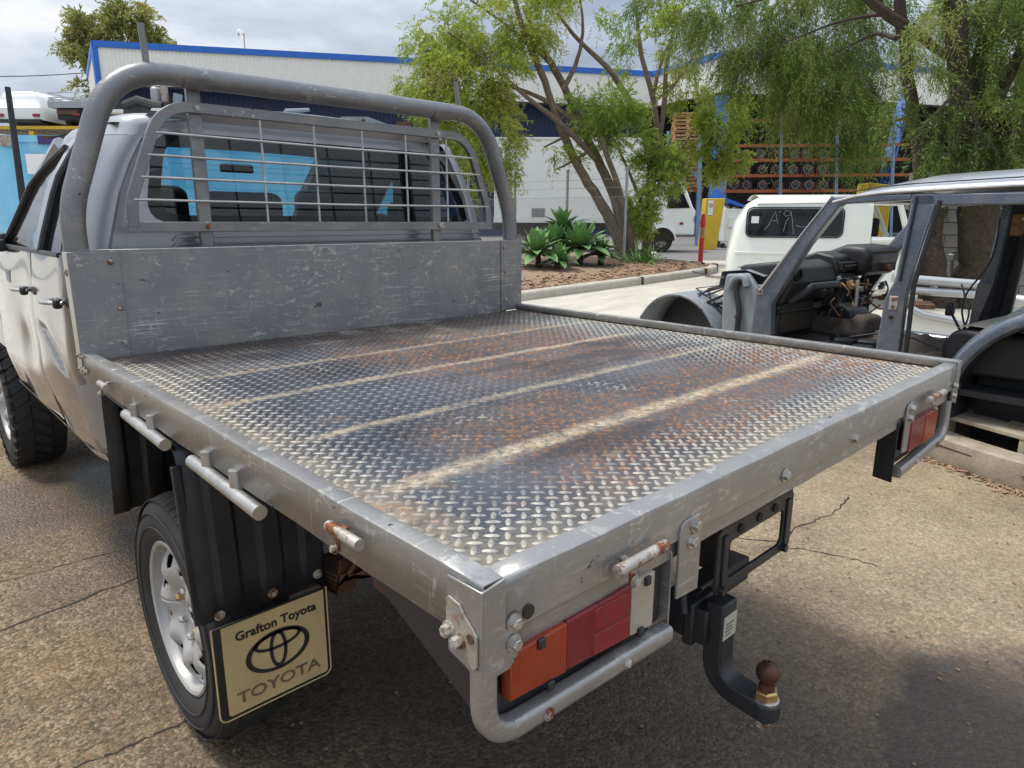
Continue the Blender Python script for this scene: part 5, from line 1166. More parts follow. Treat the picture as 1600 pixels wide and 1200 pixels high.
K(MB().tube([(.80, 1.05, .80), (.80, 1.06, 1.02)], .016, 8), 'gear_lever', M_galv, TN); K(MB().tube([(.70, 1.12, .82), (.71, 1.20, .96)], .010, 8), 'transfer_lever', M_vinyl, TN)
K(MB().tube([(.62, .18, .56), (.60, .20, .72), (.58, .28, .86)], .009, 8), 'seat_belt_stalk', M_vinyl, FLR); K(MB().box((.58, .29, .885), (.06, .05, .09)), 'belt_buckle', M_vinyl, FLR, bevel=.014)
for pts in ([(.45, .9, .62), (.5, .6, .70), (.5, .3, .62), (.4, .1, .58)], [(.9, .35, .6), (1.0, .3, .8), (1.3, .5, 1.0)], [(1.1, .25, 1.5), (1.12, .25, 1.2), (1.0, .4, .9), (1.05, .3, .6)]): K(MB().tube(fillet(pts, .15, 5), .007, 6), 'loose_cable', M_vinyl, FLR)
# dashboard
DB = K(MB().prism([(1.26, .86), (1.20, 1.02), (1.23, 1.13), (1.34, 1.175), (1.66, 1.13), (1.68, .80), (1.42, .78)], (.09, 0, 0), (0, 1, 0), (0, 0, 1), (1, 0, 0), .66), 'dash_top', M_vinyl, None, bevel=.03, seg=3)
K(MB().prism([(1.24, .98), (1.20, 1.10), (1.24, 1.20), (1.40, 1.23), (1.66, 1.13), (1.68, .84)], (.75, 0, 0), (0, 1, 0), (0, 0, 1), (1, 0, 0), .26), 'dash_centre', M_vinyl, DB, bevel=.02)
K(MB().prism([(1.10, 1.04), (1.06, 1.20), (1.12, 1.275), (1.30, 1.285), (1.50, 1.20), (1.60, 1.0)], (.99, 0, 0), (0, 1, 0), (0, 0, 1), (1, 0, 0), .52), 'instrument_hood', M_vinyl, DB, bevel=.05, seg=4)
K(MB().span((1.04, 1.075, 1.07), (1.46, 1.09, 1.235)), 'instrument_hole', M_crack, DB)
K(MB().lathe([(.045, 0), (.045, .02), (.034, .022), (.034, .004), (.0, .004)], (.165, 1.206, 1.08), (0, -1, 0), 18), 'air_vent', M_seat, DB)
K(MB().tube(fillet([(.13, 1.22, .88), (.13, 1.10, .96), (.16, 1.08, 1.0), (.55, 1.08, 1.0), (.62, 1.12, .96), (.62, 1.22, .84)], .05, 5), .028, 12), 'grab_bar', M_vinyl, DB)
K(MB().span((.15, 1.28, .62), (.60, 1.36, .88)), 'glove_box_hole', M_crack, DB, bevel=.02); K(MB().span((.12, 1.30, .58), (.24, 1.44, .93)), 'kick_panel', M_vinyl, DB, bevel=.03)
for i, (x, z) in enumerate([(.80, 1.12), (.80, 1.03), (.80, .95)]):
    u = K(MB().span((x-.03, 1.17, z-.032), (x+.19, 1.24, z+.032)), 'radio_unit', M_seat, DB, bevel=.006)
    for k in range(5): K(MB().lathe([(0, 0), (.012, 0), (.011, .012), (0, .013)], (x+.0+.038*k, 1.17, z), (0, -1, 0), 10), 'knob', M_vinyl, u)
rng = np.random.default_rng(5)
for i in range(34):
    x, y, z = rng.uniform(.55, 1.45), rng.uniform(1.02, 1.2), rng.uniform(.74, 1.05); pts = [(x, y, z)]
    for k in range(3): pts.append((pts[-1][0]+rng.normal(0, .07), pts[-1][1]+rng.normal(0, .04), pts[-1][2]-rng.uniform(-.02, .09)))
    K(MB().tube(fillet(pts, .03, 3), .007, 5), 'dash_wire', [M_vinyl, M_rust, M_vinyl, M_leafd][i % 4], DB)
for i in range(18):
    x, y, z = rng.uniform(.65, 1.45), rng.uniform(1.06, 1.2), rng.uniform(.80, 1.06); K(MB().box((x, y, z), (.05, .04, .04), Matrix.Rotation(rng.uniform(0, 3), 3, 'X')), 'connector', [M_vinyl, M_leafd, M_primer][i % 3], DB, bevel=.006)
K(MB().tube([(1.25, 1.30, 1.08), (1.25, 1.02, 1.10)], .03, 10), 'steering_column', M_rust, DB)
K(MB().tube([(.10, 1.30, .79), (.55, 1.28, .79)], .018, 8), 'lower_dash_rail', M_vinyl, DB)
# thick black door seal hanging in the left opening
K(MB().tube(fillet([(.03, 1.20, 1.20), (.02, 1.30, 1.0), (.02, 1.38, .8), (.02, 1.30, .60), (.02, 1.22, .55)], .1, 5), .017, 8), 'hanging_seal', M_vinyl)
# left grab handle, right pillar with belt, roof brackets
K(MB().tube(fillet([(.06, .40, 1.535), (.10, .34, 1.53), (.10, .20, 1.60), (.06, .17, 1.61)], .03, 4), .014, 10), 'grab_handle', M_white)
RP = K(MB().prism([(.16, 1.62), (.32, 1.62), (.36, 1.0), (.45, .6), (.22, .6), (.20, 1.0)], (1.50, 0, 0), (0, 1, 0), (0, 0, 1), (1, 0, 0), .07), 'belt_pillar', M_vinyl, None, bevel=.02, seg=3)
K(MB().bar((1.478, .27, 1.36), (1.478, .32, .70), .008, .055, (0, 1, 0)), 'belt_webbing', M_seat, RP); K(MB().span((1.485, .215, 1.37), (1.52, .30, 1.53)), 'bare_trim', M_leafd, RP, bevel=.01)
K(MB().tube(fillet([(1.50, .24, 1.50), (1.46, .18, 1.48), (1.46, .02, 1.48)], .03, 4), .012, 8), 'grab_handle', M_white)
b = MB(); 
for i in range(8): b.span((.12+.18*i, .10, 1.60), (.20+.18*i, .16, 1.635))
K(b, 'roof_bow_tabs', M_vinyl, None, kind='stuff'); K(MB().span((.06, .10, 1.605), (BW-.06, .18, 1.64)), 'roof_bow', M_vinyl); K(MB().span((.06, -.72, 1.605), (BW-.06, -.64, 1.64)), 'roof_bow', M_vinyl)
# rear bench cushion
b = MB(); b.prism([(.14, .52), (.16, .70), (.11, .795), (.05, .815), (-.55, .795), (-.6, .55)], (.16, 0, 0), (0, 1, 0), (0, 0, 1), (1, 0, 0), 1.20); BC = K(b, 'rear_seat_cushion', M_vinyl, None, bevel=.03, seg=3)
b = MB(); rows = [[Vector((.19+1.14*i/14, y, np.interp(y, [-.55, .05, .10], [.815, .838, .812])+.012*math.sin(math.pi*i/14)**.5)) for i in range(15)] for y in np.linspace(-.55, .10, 9)]; b.grid(rows); K(b, 'cushion_cloth', M_seatg, BC, sm=60)
# pallet, blocks and log
PL = thing('timber_pallet', 'weathered timber pallet carrying the stripped car body', 'pallet', (4.62, .48, 0), R(-22))
for i in range(7): PL_b = MB().span((-.16+.26*i, -1.5, .235), (.06+.26*i, 1.4, .262)).build('deck_board', M_oldtimber, PL, bevel=.004)
for y in (-1.15, -.42, .22, .85):
    MB().span((-.17, y-.025, .17), (1.65, y+.025, .234)).build('bearer', M_oldtimber, PL, bevel=.004)
    for x in (-.155, .7, 1.55):
        MB().span((x-.0, y-.10, .10), (x+.09, y-.055, .2345)).build('block', M_oldtimber, PL, bevel=.004); MB().span((x-.0, y+.05, .10), (x+.09, y+.09, .2345)).build('block', M_oldtimber, PL, bevel=.004)
LG = thing('timber_beam', 'long squared grey timber beam lying on the ground under the pallet edge', 'beam', (4.42, .45, 0), R(-24))
b = MB(); rows = []
for i in range(15):
    y = -1.9+3.4*i/14; j = .006*math.sin(i*2.3)
    rows.append([Vector((-.16+a+j, y, z+j)) for a, z in ((0, 0), (-.012, .06), (0, .155), (.02, .165), (.17, .16), (.185, .08), (.18, 0))])
b.grid(rows, close=True); b.f += [tuple(range(7)), tuple(14*7+j for j in range(7))]; b.build('beam_wood', M_oldtimber, LG, sm=25)
for i in range(4): MB().tube([(-.172+.002*i, -1.5+.7*i, .07+.02*i), (-.172, -1.1+.7*i, .074+.02*i)], .0035, 5).build('split', M_crack, LG)
# far side: white bull bar with silver tubes on the ground behind the body
p0 = at(1500, 455, 7.3)
BB = thing('tube_bar', 'white steel bar assembly with silver tubes lying behind the stripped body', 'vehicle bar', (p0.x, p0.y, gz(p0.x, p0.y)), 0, world=True)
d = 7.3
def tb(pts, r, nm, m): MB().tube([at(*q_) for q_ in pts], r, 12).build(nm, m, BB)
tb([(1395, 434, d), (1560, 447, d-.1)], .062*.75, 'tube', M_alu); tb([(1395, 452, d), (1560, 462, d-.1)], .058*.75, 'tube', M_alu)
tb([(1560, 448, d-.1), (1585, 468, d-.3), (1640, 476, d-.5)], .055, 'tube', M_alu); tb([(1425, 484, d-.2), (1442, 492, d-.2), (1545, 512, d-.3)], .040, 'tube', M_alu)
for u in (1460, 1535): MB().bar(at(u, 441, d), at(u-1, 458, d), .04, .10).build('spacer', M_alu, BB)
q4 = [at(1395, 486, d-.1), at(1550, 515, d-.3), at(1550, 560, d-.3), at(1395, 545, d-.1)]
n_ = (q4[1]-q4[0]).cross(q4[3]-q4[0]).normalized()*.05
MB().add(q4+[v+n_ for v in q4], [(0, 1, 2, 3), (7, 6, 5, 4), (0, 4, 5, 1), (1, 5, 6, 2), (2, 6, 7, 3), (3, 7, 4, 0)]).build('white_beam', M_white, BB, bevel=.01)
p0 = at(1580, 490, 7.0)
pc = thing('white_bracket', 'bent white plastic bracket lying on leaves behind the far pillar', 'car part', (p0.x, p0.y, 0), world=True); MB().sweep([at(1555, 470, 7.0), at(1575, 480, 7.), at(1592, 520, 6.9)], [(-.04, -.01), (.04, -.01), (.04, .01), (-.04, .01)]).build('bracket_arm', M_white, pc); MB().box(at(1548, 482, 7.), (.10, .14, .07)).build('bracket_foot', M_white, pc, bevel=.01)
p0 = at(1435, 475, 7.6)
rp = thing('rusty_plate', 'rusty flat steel plate resting above the lower silver tube', 'metal plate', (p0.x, p0.y, 0), world=True); MB().box(at(1432, 476, 7.3), (.36, .30, .05), Matrix.Rotation(.4, 3, 'Z')).build('plate', M_rust, rp, bevel=.008)
# block wall behind
w0, w1 = V(6.7, 11.6, 0), V(12.5, 10.2, 0); dw = (w1-w0).normalized(); gzw = gz(w0.x, w0.y)-.05
BWL = thing('block_wall', 'grey concrete block wall seen between the mossy trunks', 'wall', (w0.x, w0.y, gzw), math.atan2(dw.y, dw.x))
MB().span((0, .02, 0), (6.0, .17, 2.0)).build('mortar_core', M_mortar, BWL)
bm_ = MB().span((-.195, 0, -.092), (.195, .19, .092)); me_b = None
for r_ in range(10):
    for c_ in range(16):
        x = .2+.4*c_-(.2 if r_ % 2 else 0)
        if x > 5.85 or x < 0: continue
        if me_b is None: o = bm_.build('block', M_block, BWL, bevel=.006); me_b = o.data
        else: o = link('block', me_b, M_block, BWL, bevel=.006)
        o.location = (x, random.uniform(-.004, .004), .10+.2*r_)
tp = thing('garden_tap', 'grey standpipe tap fixed to the block wall between the trunks', 'tap', tuple(at(1487, 400, 10.2)), world=True)
MB().tube([at(1485, 445, 10.5), at(1486, 405, 10.5)], .035, 8).build('pipe', M_gal, tp); MB().box(at(1488, 402, 10.45), (.16, .08, .10)).build('tap_body', M_gal, tp, bevel=.01); MB().bar(at(1486, 395, 10.45), at(1512, 393, 10.45), .03, .03).build('tap_arm', M_gal, tp)
# ================================================================ the warehouse
DA, DI, DC, DR = 38.0, 45.0, 39.7, 46.5
pA, pI, pC, pR = at(147, 76, DA), at(1020, 116, DI), at(1132, 84, DC), at(1660, 122, DR)
pL = at(133, 79, 46.)   # end wall running back from corner A
ZTOP = (pA.z+pI.z+pC.z+pR.z)/4
G0 = .44
WH = thing('warehouse', 'long white metal clad warehouse with blue gutter trim and a dark open bay', 'warehouse', (pI.x, pI.y, G0), 0, world=True)
def sheetmesh(w, h, n, amp): # corrugated sheet, x along, z up
    b = MB(); pts = []
    s_ = w/n
    for i in range(n): a = s_*i; pts += [(a, 0), (a+s_*.55, 0), (a+s_*.65, -amp), (a+s_*.9, -amp)]
    pts.append((w, 0)); b.grid([[Vector((x, y, z)) for x, y in pts] for z in (0, h)]); return b.mesh('cladding_sheet', 20)
def clad(a, b_, z1, h, m, name, par, w=.76, n=4, amp=.035):
    a, b_ = Vector((a.x, a.y, 0)), Vector((b_.x, b_.y, 0)); L_ = (b_-a).length; k = max(1, round(L_/w)); me = sheetmesh(L_/k, h, n, amp); me.materials.append(m); d_ = (b_-a).normalized()
    for i in range(k):
        o = link(name, me, m, par); p = a+d_*(L_/k*i); o.location = (p.x, p.y, z1-h); o.rotation_euler = (0, 0, math.atan2(d_.y, d_.x))
FH = 1.95
clad(pA, pI, ZTOP, FH, M_whitem, 'cladding_sheet', WH); clad(pI, pC, ZTOP, FH, M_whitem, 'cladding_sheet', WH); clad(pC, pR, ZTOP, FH, M_whitem, 'cladding_sheet', WH)
clad(Vector((pL.x, pL.y, 0)), pA, ZTOP, FH, M_whitem, 'cladding_sheet', WH)
Z_ = lambda p, z: Vector((p.x, p.y, z))
for a, b_ in ((pA, pI), (pI, pC), (pC, pR), (pL, pA)):
    MB().bar(Z_(a, ZTOP+.02), Z_(b_, ZTOP+.02), .22, .30).build('gutter', M_blue, WH); MB().bar(Z_(a, ZTOP-FH+.02), Z_(b_, ZTOP-FH+.02), .12, .10).build('fascia_flashing', M_inside, WH)
MB().bar(Z_(pA, ZTOP-FH-.25), Z_(pA, ZTOP-.1), .30, .26).build('corner_trim', M_blue, WH)
# wall below, set back, navy; roof
back = FW*1.6
clad(pA+back*.6, pI+back, ZTOP-FH+.3, ZTOP-FH+.3-G0, M_navy, 'navy_sheet', WH, 1.52, 6)
roofpts = [Z_(p, ZTOP-.1) for p in (pA, pI, pC, pR)]+[Z_(pR+FW*30, ZTOP-.1), Z_(pA+FW*30, ZTOP-.1)]
MB().add(roofpts, [(0, 1, 2, 3, 4, 5)]).build('roof', M_whitem, WH, sm=0)
inn_ = [pI+back, pC+FW*10-RT*2, pR+FW*6]
for a, b_ in ((inn_[0], inn_[1]), (inn_[1], inn_[2])): MB().bar(Z_(a, (ZTOP+G0)/2), Z_(b_, (ZTOP+G0)/2), .2, ZTOP-G0-.3).build('bay_back_wall', M_inside, WH)
MB().bar(Z_(pR, (ZTOP+G0)/2), Z_(pR+FW*8, (ZTOP+G0)/2), .2, ZTOP-G0-.3).build('bay_side_wall', M_inside, WH)
b = MB(); c0 = at(1118, 320, 27.); c1 = at(1127, 175, 27.5); b.bar(Z_(c0, G0), Z_(c0, at(1127, 150, 27).z), .42, .42); b.build('column', M_blue, WH, bevel=.02)
b = MB(); b.bar(at(1378, 300, 36), at(1420, 128, 38.5), .50, .50); COLM = b.build('sloping_column', M_blue, WH, bevel=.02)
for f in np.linspace(.12, .9, 6): p = at(1378, 300, 36).lerp(at(1420, 128, 38.5), f)-FW*.25; MB().box(p, (.42, .42, .02), Matrix.Rotation(.6, 3, 'X')).build('lacing_plate', M_blue, COLM)
for i, (u0, u1) in enumerate(((1020, 1130), (1132, 1400), (1400, 1640))): pass
# roof lights on short poles
for u, v, d_, lab in ((376, 52, 42, 'floodlight on a thin pole above the blue gutter'), (468, 98, 42.2, 'small white floodlight fixed just under the blue gutter')):
    p = at(u, v, d_); t = thing('floodlight', lab, 'light', tuple(p), world=True)
    if v < 60: MB().tube([at(u+7, 84, d_), at(u+5, v, d_)], .035, 6).build('pole', M_gal, t)
    MB().box(p, (.34, .25, .34), Matrix.Rotation(.7, 3, 'Z')).build('lamp_head', M_white, t, bevel=.04); MB().box(p-FW*.14-Vector((0, 0, .1)), (.22, .05, .18)).build('bracket', M_gal, t)
# ---------------------------------------------------------------- racking with gearboxes in the bay
RK = thing('storage_rack', 'dark steel storage rack with orange beams full of gearboxes inside the bay', 'rack', tuple(Z_(at(1240, 330, 34), G0)), world=True)
dr = 34.
for v in (188, 227, 250, 274, 298):
    MB().bar(at(1128, v+1, dr), at(1420, v-1, dr+1.5), .10, .14).build('beam', M_orange, RK); MB().bar(at(1128, v+1, dr+1.2), at(1420, v-1, dr+2.7), .10, .14).build('beam', M_orange, RK)
    q_ = [at(1128, v-1, dr+.05), at(1420, v-3, dr+1.55), at(1420, v-3, dr+2.7), at(1128, v-1, dr+1.2)]; MB().add(q_, [(0, 1, 2, 3)]).build('shelf_board', M_inside, RK, solid=.03)
for u in (1135, 1222, 1310, 1398): MB().bar(Z_(at(u, 330, dr+.1), G0), at(u, 170, dr+.1), .10, .10).build('upright', M_rackpost, RK)
gm = MB(); gm.lathe([(.0, -.05), (.10, -.05), (.12, 0), (.17, 0), (.20, .0), (.20, .12), (.17, .14), (.12, .4), (.08, .75), (0, .75)], (0, 0, .22), (0, 1, 0), 14); 
gring = MB(); gring.lathe([(.155, -.012), (.205, -.012), (.205, .02), (.155, .02), (.155, -.012)], (0, 0, .22), (0, 1, 0), 18)
gt = thing('gearbox', 'x', 'gearbox', (0, 0, 0), 0, 'gearboxes on the racking'); gm.build('casing', M_engine, gt); gring.build('bell_housing', mat('housing_alloy', (.15, .14, .13), .5, .6, .3, 9), gt)
fr_ = MB(); [fr_.tube(q_, .018, 5) for q_ in ([(-.26, 0, 0), (-.26, 0, .30), (.26, 0, .30), (.26, 0, 0)],)]; fr_.build('cradle', M_orange, gt)
rows_ = {227: 'upper', 250: 'second', 274: 'third', 298: 'lowest'}; first = True
ordn = ['first', 'second', 'third', 'fourth', 'fifth', 'sixth', 'seventh']
for v in (250, 274, 298):
    for i, u in enumerate((1148, 1166, 1190, 1214, 1240, 1262, 1284)):
        lab = f'dirty gearbox with round housing, {ordn[i]} from left on the {rows_[v]} orange rack beam'
        p = at(u+random.uniform(-3, 3), v-2, dr+.35)
        if first: gt.location = p; gt.rotation_euler = (0, 0, -YAW+random.uniform(-.2, .2)); gt['label'] = lab; first = False
        else: dup(gt, p, -YAW+random.uniform(-.3, .3), lab)
# timber pallets stacked on a blue rack
PR = thing('pallet_rack', 'pale blue steel rack frame holding the stacked pallets', 'rack', tuple(Z_(at(1070, 320, 28), G0)), world=True)
dp = 28.5
for u, dd in ((1045, .2), (1095, -.4), (1046, 1.4), (1093, 1.0)): MB().bar(Z_(at(u, 320, dp+dd), G0), at(u, 205, dp+dd), .12, .12).build('upright', M_rackpost, PR)
MB().bar(at(1095, 282, dp-.4), at(1064, 250, dp+.4), .08, .08).build('brace', M_rackpost, PR)
MB().bar(at(1040, 294, dp), at(1098, 298, dp), .12, .14).build('beam', M_orange, PR); MB().bar(at(1040, 294, dp+1.1), at(1098, 298, dp+1.1), .12, .14).build('beam', M_orange, PR)
zb = at(1068, 294, dp).z
pt = thing('wooden_pallet', 'x', 'pallet', (0, 0, 0), 0, 'pale pallets in the stack')
for i in range(7):
    MB().span((-.58+.165*i, -.6, .115), (-.48+.165*i, .6, .135)).build('board', M_timber, pt)
for y in (-.56, 0, .56):
    MB().span((-.58, y-.045, .09), (.6, y+.045, .1145)).build('stringer', M_timber, pt)
    for x in (-.53, 0, .53): MB().span((x-.06, y-.045, .022), (x+.06, y+.045, .0895)).build('block', M_timber, pt)
    MB().span((-.58, y-.05, 0), (.6, y+.05, .0215)).build('bottom_board', M_timber, pt)
lev = ['lowest', 'second lowest', 'third from the bottom', 'fourth from the bottom', 'fifth from the bottom', 'sixth from the bottom', 'seventh from the bottom', 'eighth from the bottom', 'ninth from the bottom', 'tenth from the bottom', 'eleventh from the bottom', 'twelfth from the bottom', 'thirteenth from the bottom', 'fourteenth from the bottom', 'fifteenth from the bottom', 'sixteenth from the bottom', 'seventeenth from the bottom', 'eighteenth from the bottom', 'nineteenth from the bottom', 'twentieth from the bottom']
c_ = at(1068, 294, dp+.55)
for i in range(20):
    lab = f'pale wooden pallet, {lev[i]} of the tall stack'; lo = (c_.x+random.uniform(-.03, .03), c_.y+random.uniform(-.03, .03), zb+.075+.139*i); rz = -YAW-.18+random.uniform(-.03, .03)
    if i == 0: pt.location = lo; pt.rotation_euler = (0, 0, rz); pt['label'] = lab
    else: dup(pt, lo, rz, lab)
# ---------------------------------------------------------------- box truck facing right, behind the bed
d = 22.5
tl, tr_ = at(772, 214, d), at(1012, 214, d); zt = tl.z; g_ = G0; zbx = at(880, 345, d).z
BX = thing('box_truck', 'white box truck parked behind the wire fence with its cab hidden by the bushy tree', 'truck', tuple(V(0, d, g_)), -YAW)
def LX(u, dd=d): return (at(u, 300, dd)-CAM).dot(RT)
xl, xr = LX(772), LX(1012)
bx = MB().span((xl, 0, zbx-g_), (xr, 2.3, zt-g_)).build('cargo_box', M_white, BX, bevel=.03)
MB().span((xl-.02, -.02, zbx-g_-.06), (xr+.02, -.0, zbx-g_+.10)).build('bottom_rail', M_cream, bx); MB().span((xl, -.025, zt-g_-.07), (xr, -.001, zt-g_)).build('top_rail', M_cream, bx)
for u in (790, 796): MB().span((LX(u)-.015, -.015, zbx-g_+.1), (LX(u)+.015, -.001, zt-g_-.07)).build('panel_joint', M_gal, bx)
lv = MB().span((LX(831), -.012, at(0, 336, d).z-g_), (LX(852), -.001, at(0, 322, d).z-g_)).build('vent_frame', M_gal, bx)
for k in range(5): MB().span((LX(832), -.03, at(0, 335-2.5*k, d).z-g_), (LX(851), -.012, at(0, 335-2.5*k, d).z-g_+.02)).build('louvre', M_gal, lv)
MB().span((xl, .5, zbx-g_-.30), (LX(1085), .62, zbx-g_-.08)).build('chassis_rail', M_blackm, BX); MB().span((xl, 1.6, zbx-g_-.30), (LX(1085), 1.72, zbx-g_-.08)).build('chassis_rail', M_blackm, BX)
b = MB(); x0, x1 = LX(1022), LX(1090); b.prism([(x0, .55), (x0, 2.15), (x0+.15, 2.2), (x1-.42, 2.2), (x1-.10, 1.45), (x1, 1.30), (x1, .55)], (0, .05, 0), (1, 0, 0), (0, 0, 1), (0, 1, 0), 1.9); cb = b.build('cab', M_white, BX, bevel=.06, seg=3)
MB().prism([(x0+.45, 1.38), (x0+.45, 2.02), (x1-.52, 2.02), (x1-.20, 1.40)], (0, .035, 0), (1, 0, 0), (0, 0, 1), (0, 1, 0), .02).build('cab_window', M_wdark, cb); MB().span((x1-.03, .02, .95), (x1+.02, 1.9, 1.15)).build('blue_stripe', M_blue, cb); MB().span((x1-.50, .03, .88), (x1-.38, .048, .95)).build('side_marker', M_amber, cb)
for xw in (LX(1038), LX(812)):
    w_ = MB().lathe([(.20, .02), (.24, 0), (.34, 0), (.37, .04), (.37, .2), (.33, .23), (.2, .23)], (xw, .06, .37), (0, 1, 0), 28).build('wheel', M_rubber, BX, sm=40); MB().lathe([(.235, .01), (.22, .05), (.12, .06), (.10, .02), (0, .02)], (xw, .06, .37), (0, 1, 0), 20).build('rim', M_rustplate, w_, sm=40)
    for k in range(6): MB().lathe([(0, 0), (.025, 0), (.025, .006), (0, .006)], (xw+.16*math.cos(k*1.047), .098, .37+.16*math.sin(k*1.047)), (0, -1, 0), 8).build('rim_hole', M_crack, w_)
    MB().tube(arc((xw, .0, .37), .44, 10, 170, 10), .03, 6).build('arch_lip', M_white, cb) if xw == LX(1038) else None
MB().prism([(x0-.05+.42*math.cos(R(a))*0+ (LX(1038)-x0+.05)+.42*math.cos(R(a)), .37+.42*math.sin(R(a))) for a in range(0, 181, 15)], (0, .035, 0), (1, 0, 0), (0, 0, 1), (0, 1, 0), .02).build('arch_shadow_gap', M_crack, cb)
# yellow column guard and its sign
d = 24.6; x = lambda u, dd=d: (at(u, 340, dd)-CAM).dot(RT); zz = lambda v, dd=d: at(1110, v, dd).z-G0
YG = thing('column_guard', 'tall yellow steel guard wrapped round the foot of the blue column', 'column guard', tuple(V(0, d, G0)), -YAW)
b = MB(); x0, x1 = x(1099), x(1131)
bot = [(x0-.02, 0), (x1-.20, -.06), (x1-.13, .45), (x0, .5)]; top = [(x0+.03, 0), (x1+.0, -.02), (x1+.05, .45), (x0+.05, .5)]
b.add([(a, c, 0) for a, c in bot]+[(a, c, zz(310)) for a, c in top], [(0, 1, 2, 3), (7, 6, 5, 4), (0, 4, 5, 1), (1, 5, 6, 2), (2, 6, 7, 3), (3, 7, 4, 0)]); yg = b.build('guard_shell', M_yellow, YG, bevel=.02)
sg_ = MB().span((x(1105), -.035, zz(336)), (x(1113), -.022, zz(313))).build('warning_sign', M_sign, YG); MB().lathe([(.05, 0), (.07, 0), (.07, .006), (.05, .006), (.05, 0)], ((x(1105)+x(1113))/2, -.035, zz(321)), (0, -1, 0), 14).build('sign_ring', M_redp, sg_); MB().span((x(1108.6), -.041, zz(324)), (x(1109.4), -.036, zz(318))).build('sign_figure', M_text, sg_)
# red bollard on the kerb end
d = 16.6; p = at(1094, 413, d); BO = thing('bollard', 'red plastic bollard with a tan reflective band at the end of the kerb', 'bollard', (p.x, p.y, G0))
bt = 1.17
MB().lathe([(0, .02), (.055, .02), (.058, .1), (.056, .60), (.0555, .88), (.063, .90), (.063, 1.02), (.056, 1.04), (.052, 1.08), (.052, 1.12), (.040, 1.165), (0, 1.175)], (0, 0, 0), (0, 0, 1), 20).build('post', M_redp, BO, sm=40); MB().lathe([(.0595, .62), (.0600, .62), (.0600, .86), (.0595, .86)], (0, 0, 0), (0, 0, 1), 20).build('reflective_band', M_tanband, BO); MB().lathe([(0, 0), (.20, 0), (.19, .025), (.07, .05), (0, .05)], (0, 0, 0), (0, 0, 1), 20).build('base', M_black, BO, sm=30)
# skip bin with a blue lid
d = 26.; DU = thing('skip_bin', 'cream steel skip bin with a blue lid propped open behind the white off-roader', 'bin', tuple(V(0, d, G0)), -YAW)
x = lambda u, dd=d: (at(u, 340, dd)-CAM).dot(RT); zz = lambda v, dd=d: at(1150, v, dd).z-G0
MB().prism([(x(1134), zz(378)), (x(1180), zz(378)), (x(1186), zz(326)), (x(1130), zz(326))], (0, 0, 0), (1, 0, 0), (0, 0, 1), (0, 1, 0), 1.2).build('bin_body', M_cream, DU, bevel=.02); MB().span((x(1139), -.06, zz(355)), (x(1152), -.001, zz(340))).build('lifting_pocket', M_cream, DU)
b = MB(); b.prism([(x(1131), zz(309)), (x(1163), zz(321)), (x(1163), zz(325)), (x(1131), zz(315))], (0, -.05, 0), (1, 0, 0), (0, 0, 1), (0, 1, 0), 1.3); b.build('lid', M_blue, DU)
for i in range(6): MB().box((x(1134+5*i), .3, zz(325)), (.16, .2, .10+.05*(i % 3)), Matrix.Rotation(i, 3, 'Z')).build('rubbish', [M_sign, M_timber, M_engine][i % 3], DU, bevel=.02)
for u in (1133, 1175): MB().lathe([(0, 0), (.10, 0), (.10, .06), (0, .06)], (x(u), .1, .10), (0, -1, 0), 12).build('castor', M_blackm, DU)
MB().span((x(1100)-.9, .8, zz(318)), (x(1102), 1.9, zz(316))).build('bench_board', M_timber, DU) if False else None
# ---------------------------------------------------------------- white off-roader body
TC = thing('offroader_body', 'cream white long off-roader body shell with a dark side window scribbled in white marker', 'car body', tuple(Z_(at(1240, 430, 10.2), gz(*at(1240, 430, 10.2).xy))), -YAW-.20)
d = 10.2; x = lambda u: (u-1240)/FPX*d*1.0; gq = gz(*at(1240, 430, d).xy); zz = lambda v: at(1240, v, d).z-gq
b = MB(); secs = []
zb_, zt_ = .25, zz(309)
def side_x(z): return x(1140)+np.interp(z, [.2, zz(400), zz(345), zt_-.10, zt_], [0, 0, .10, .24, .30])
rows = []
for z in list(np.linspace(zb_, zz(332), 9))+[zz(324), zz(316), zz(310), zz(306), zt_]:
    k = max(0, (z-zz(318))/(zt_-zz(318))); ins = .10*k**2.2; yv = .0+np.interp(z, [.2, zz(395), zz(390), zz(345), zt_], [0, 0, .012, .035, .06])+ins
    rows.append((z, yv, side_x(z)+ins*.8))
wz0, wz1, wu0, wu1 = zz(369), zz(326), x(1166), x(1302)
def ring(z, yv, xl_): return [Vector((xl_+.12, yv+1.5, z)), Vector((xl_+.02, yv+.30, z)), Vector((xl_+.0, yv+.12, z)), Vector((xl_+.03, yv+.04, z)), Vector((xl_+.10, yv, z)), Vector((x(1200), yv, z)), Vector((x(1300), yv, z)), Vector((x(1322), yv, z)), Vector((x(1345), yv+.02, z)), Vector((x(1347), yv+.10, z))]
b.grid([ring(*r) for r in rows]); TB = b.build('body_side', M_cream, TC, sm=60)
b = MB(); rr2 = []
for f in np.linspace(0, 1, 7): rr2.append([Vector((xx, .165+1.4*f, zt_+.07*math.sin(f*math.pi)**.7)) for xx in (rows[-1][2]+.02, x(1200), x(1300), x(1345), x(1390))])
b.grid(rr2); b.build('roof', M_cream, TC, sm=60); 
b = MB(); b.tube([Vector((rows[-4][2]+.10, rows[-4][1]-.004, zz(318))), Vector((x(1345), rows[-4][1]-.004, zz(315)))], .012, 6); b.build('gutter_rail', M_cream, TC)
WN = MB().prism([(a+(wu0+wu1)/2, c+(wz0+wz1)/2) for a, c in rrect(wu1-wu0, wz1-wz0, .07, 5)], (0, .012, 0), (1, 0, 0), (0, 0, 1), (0, 1, 0), .012).build('side_window', M_wdark, TC)
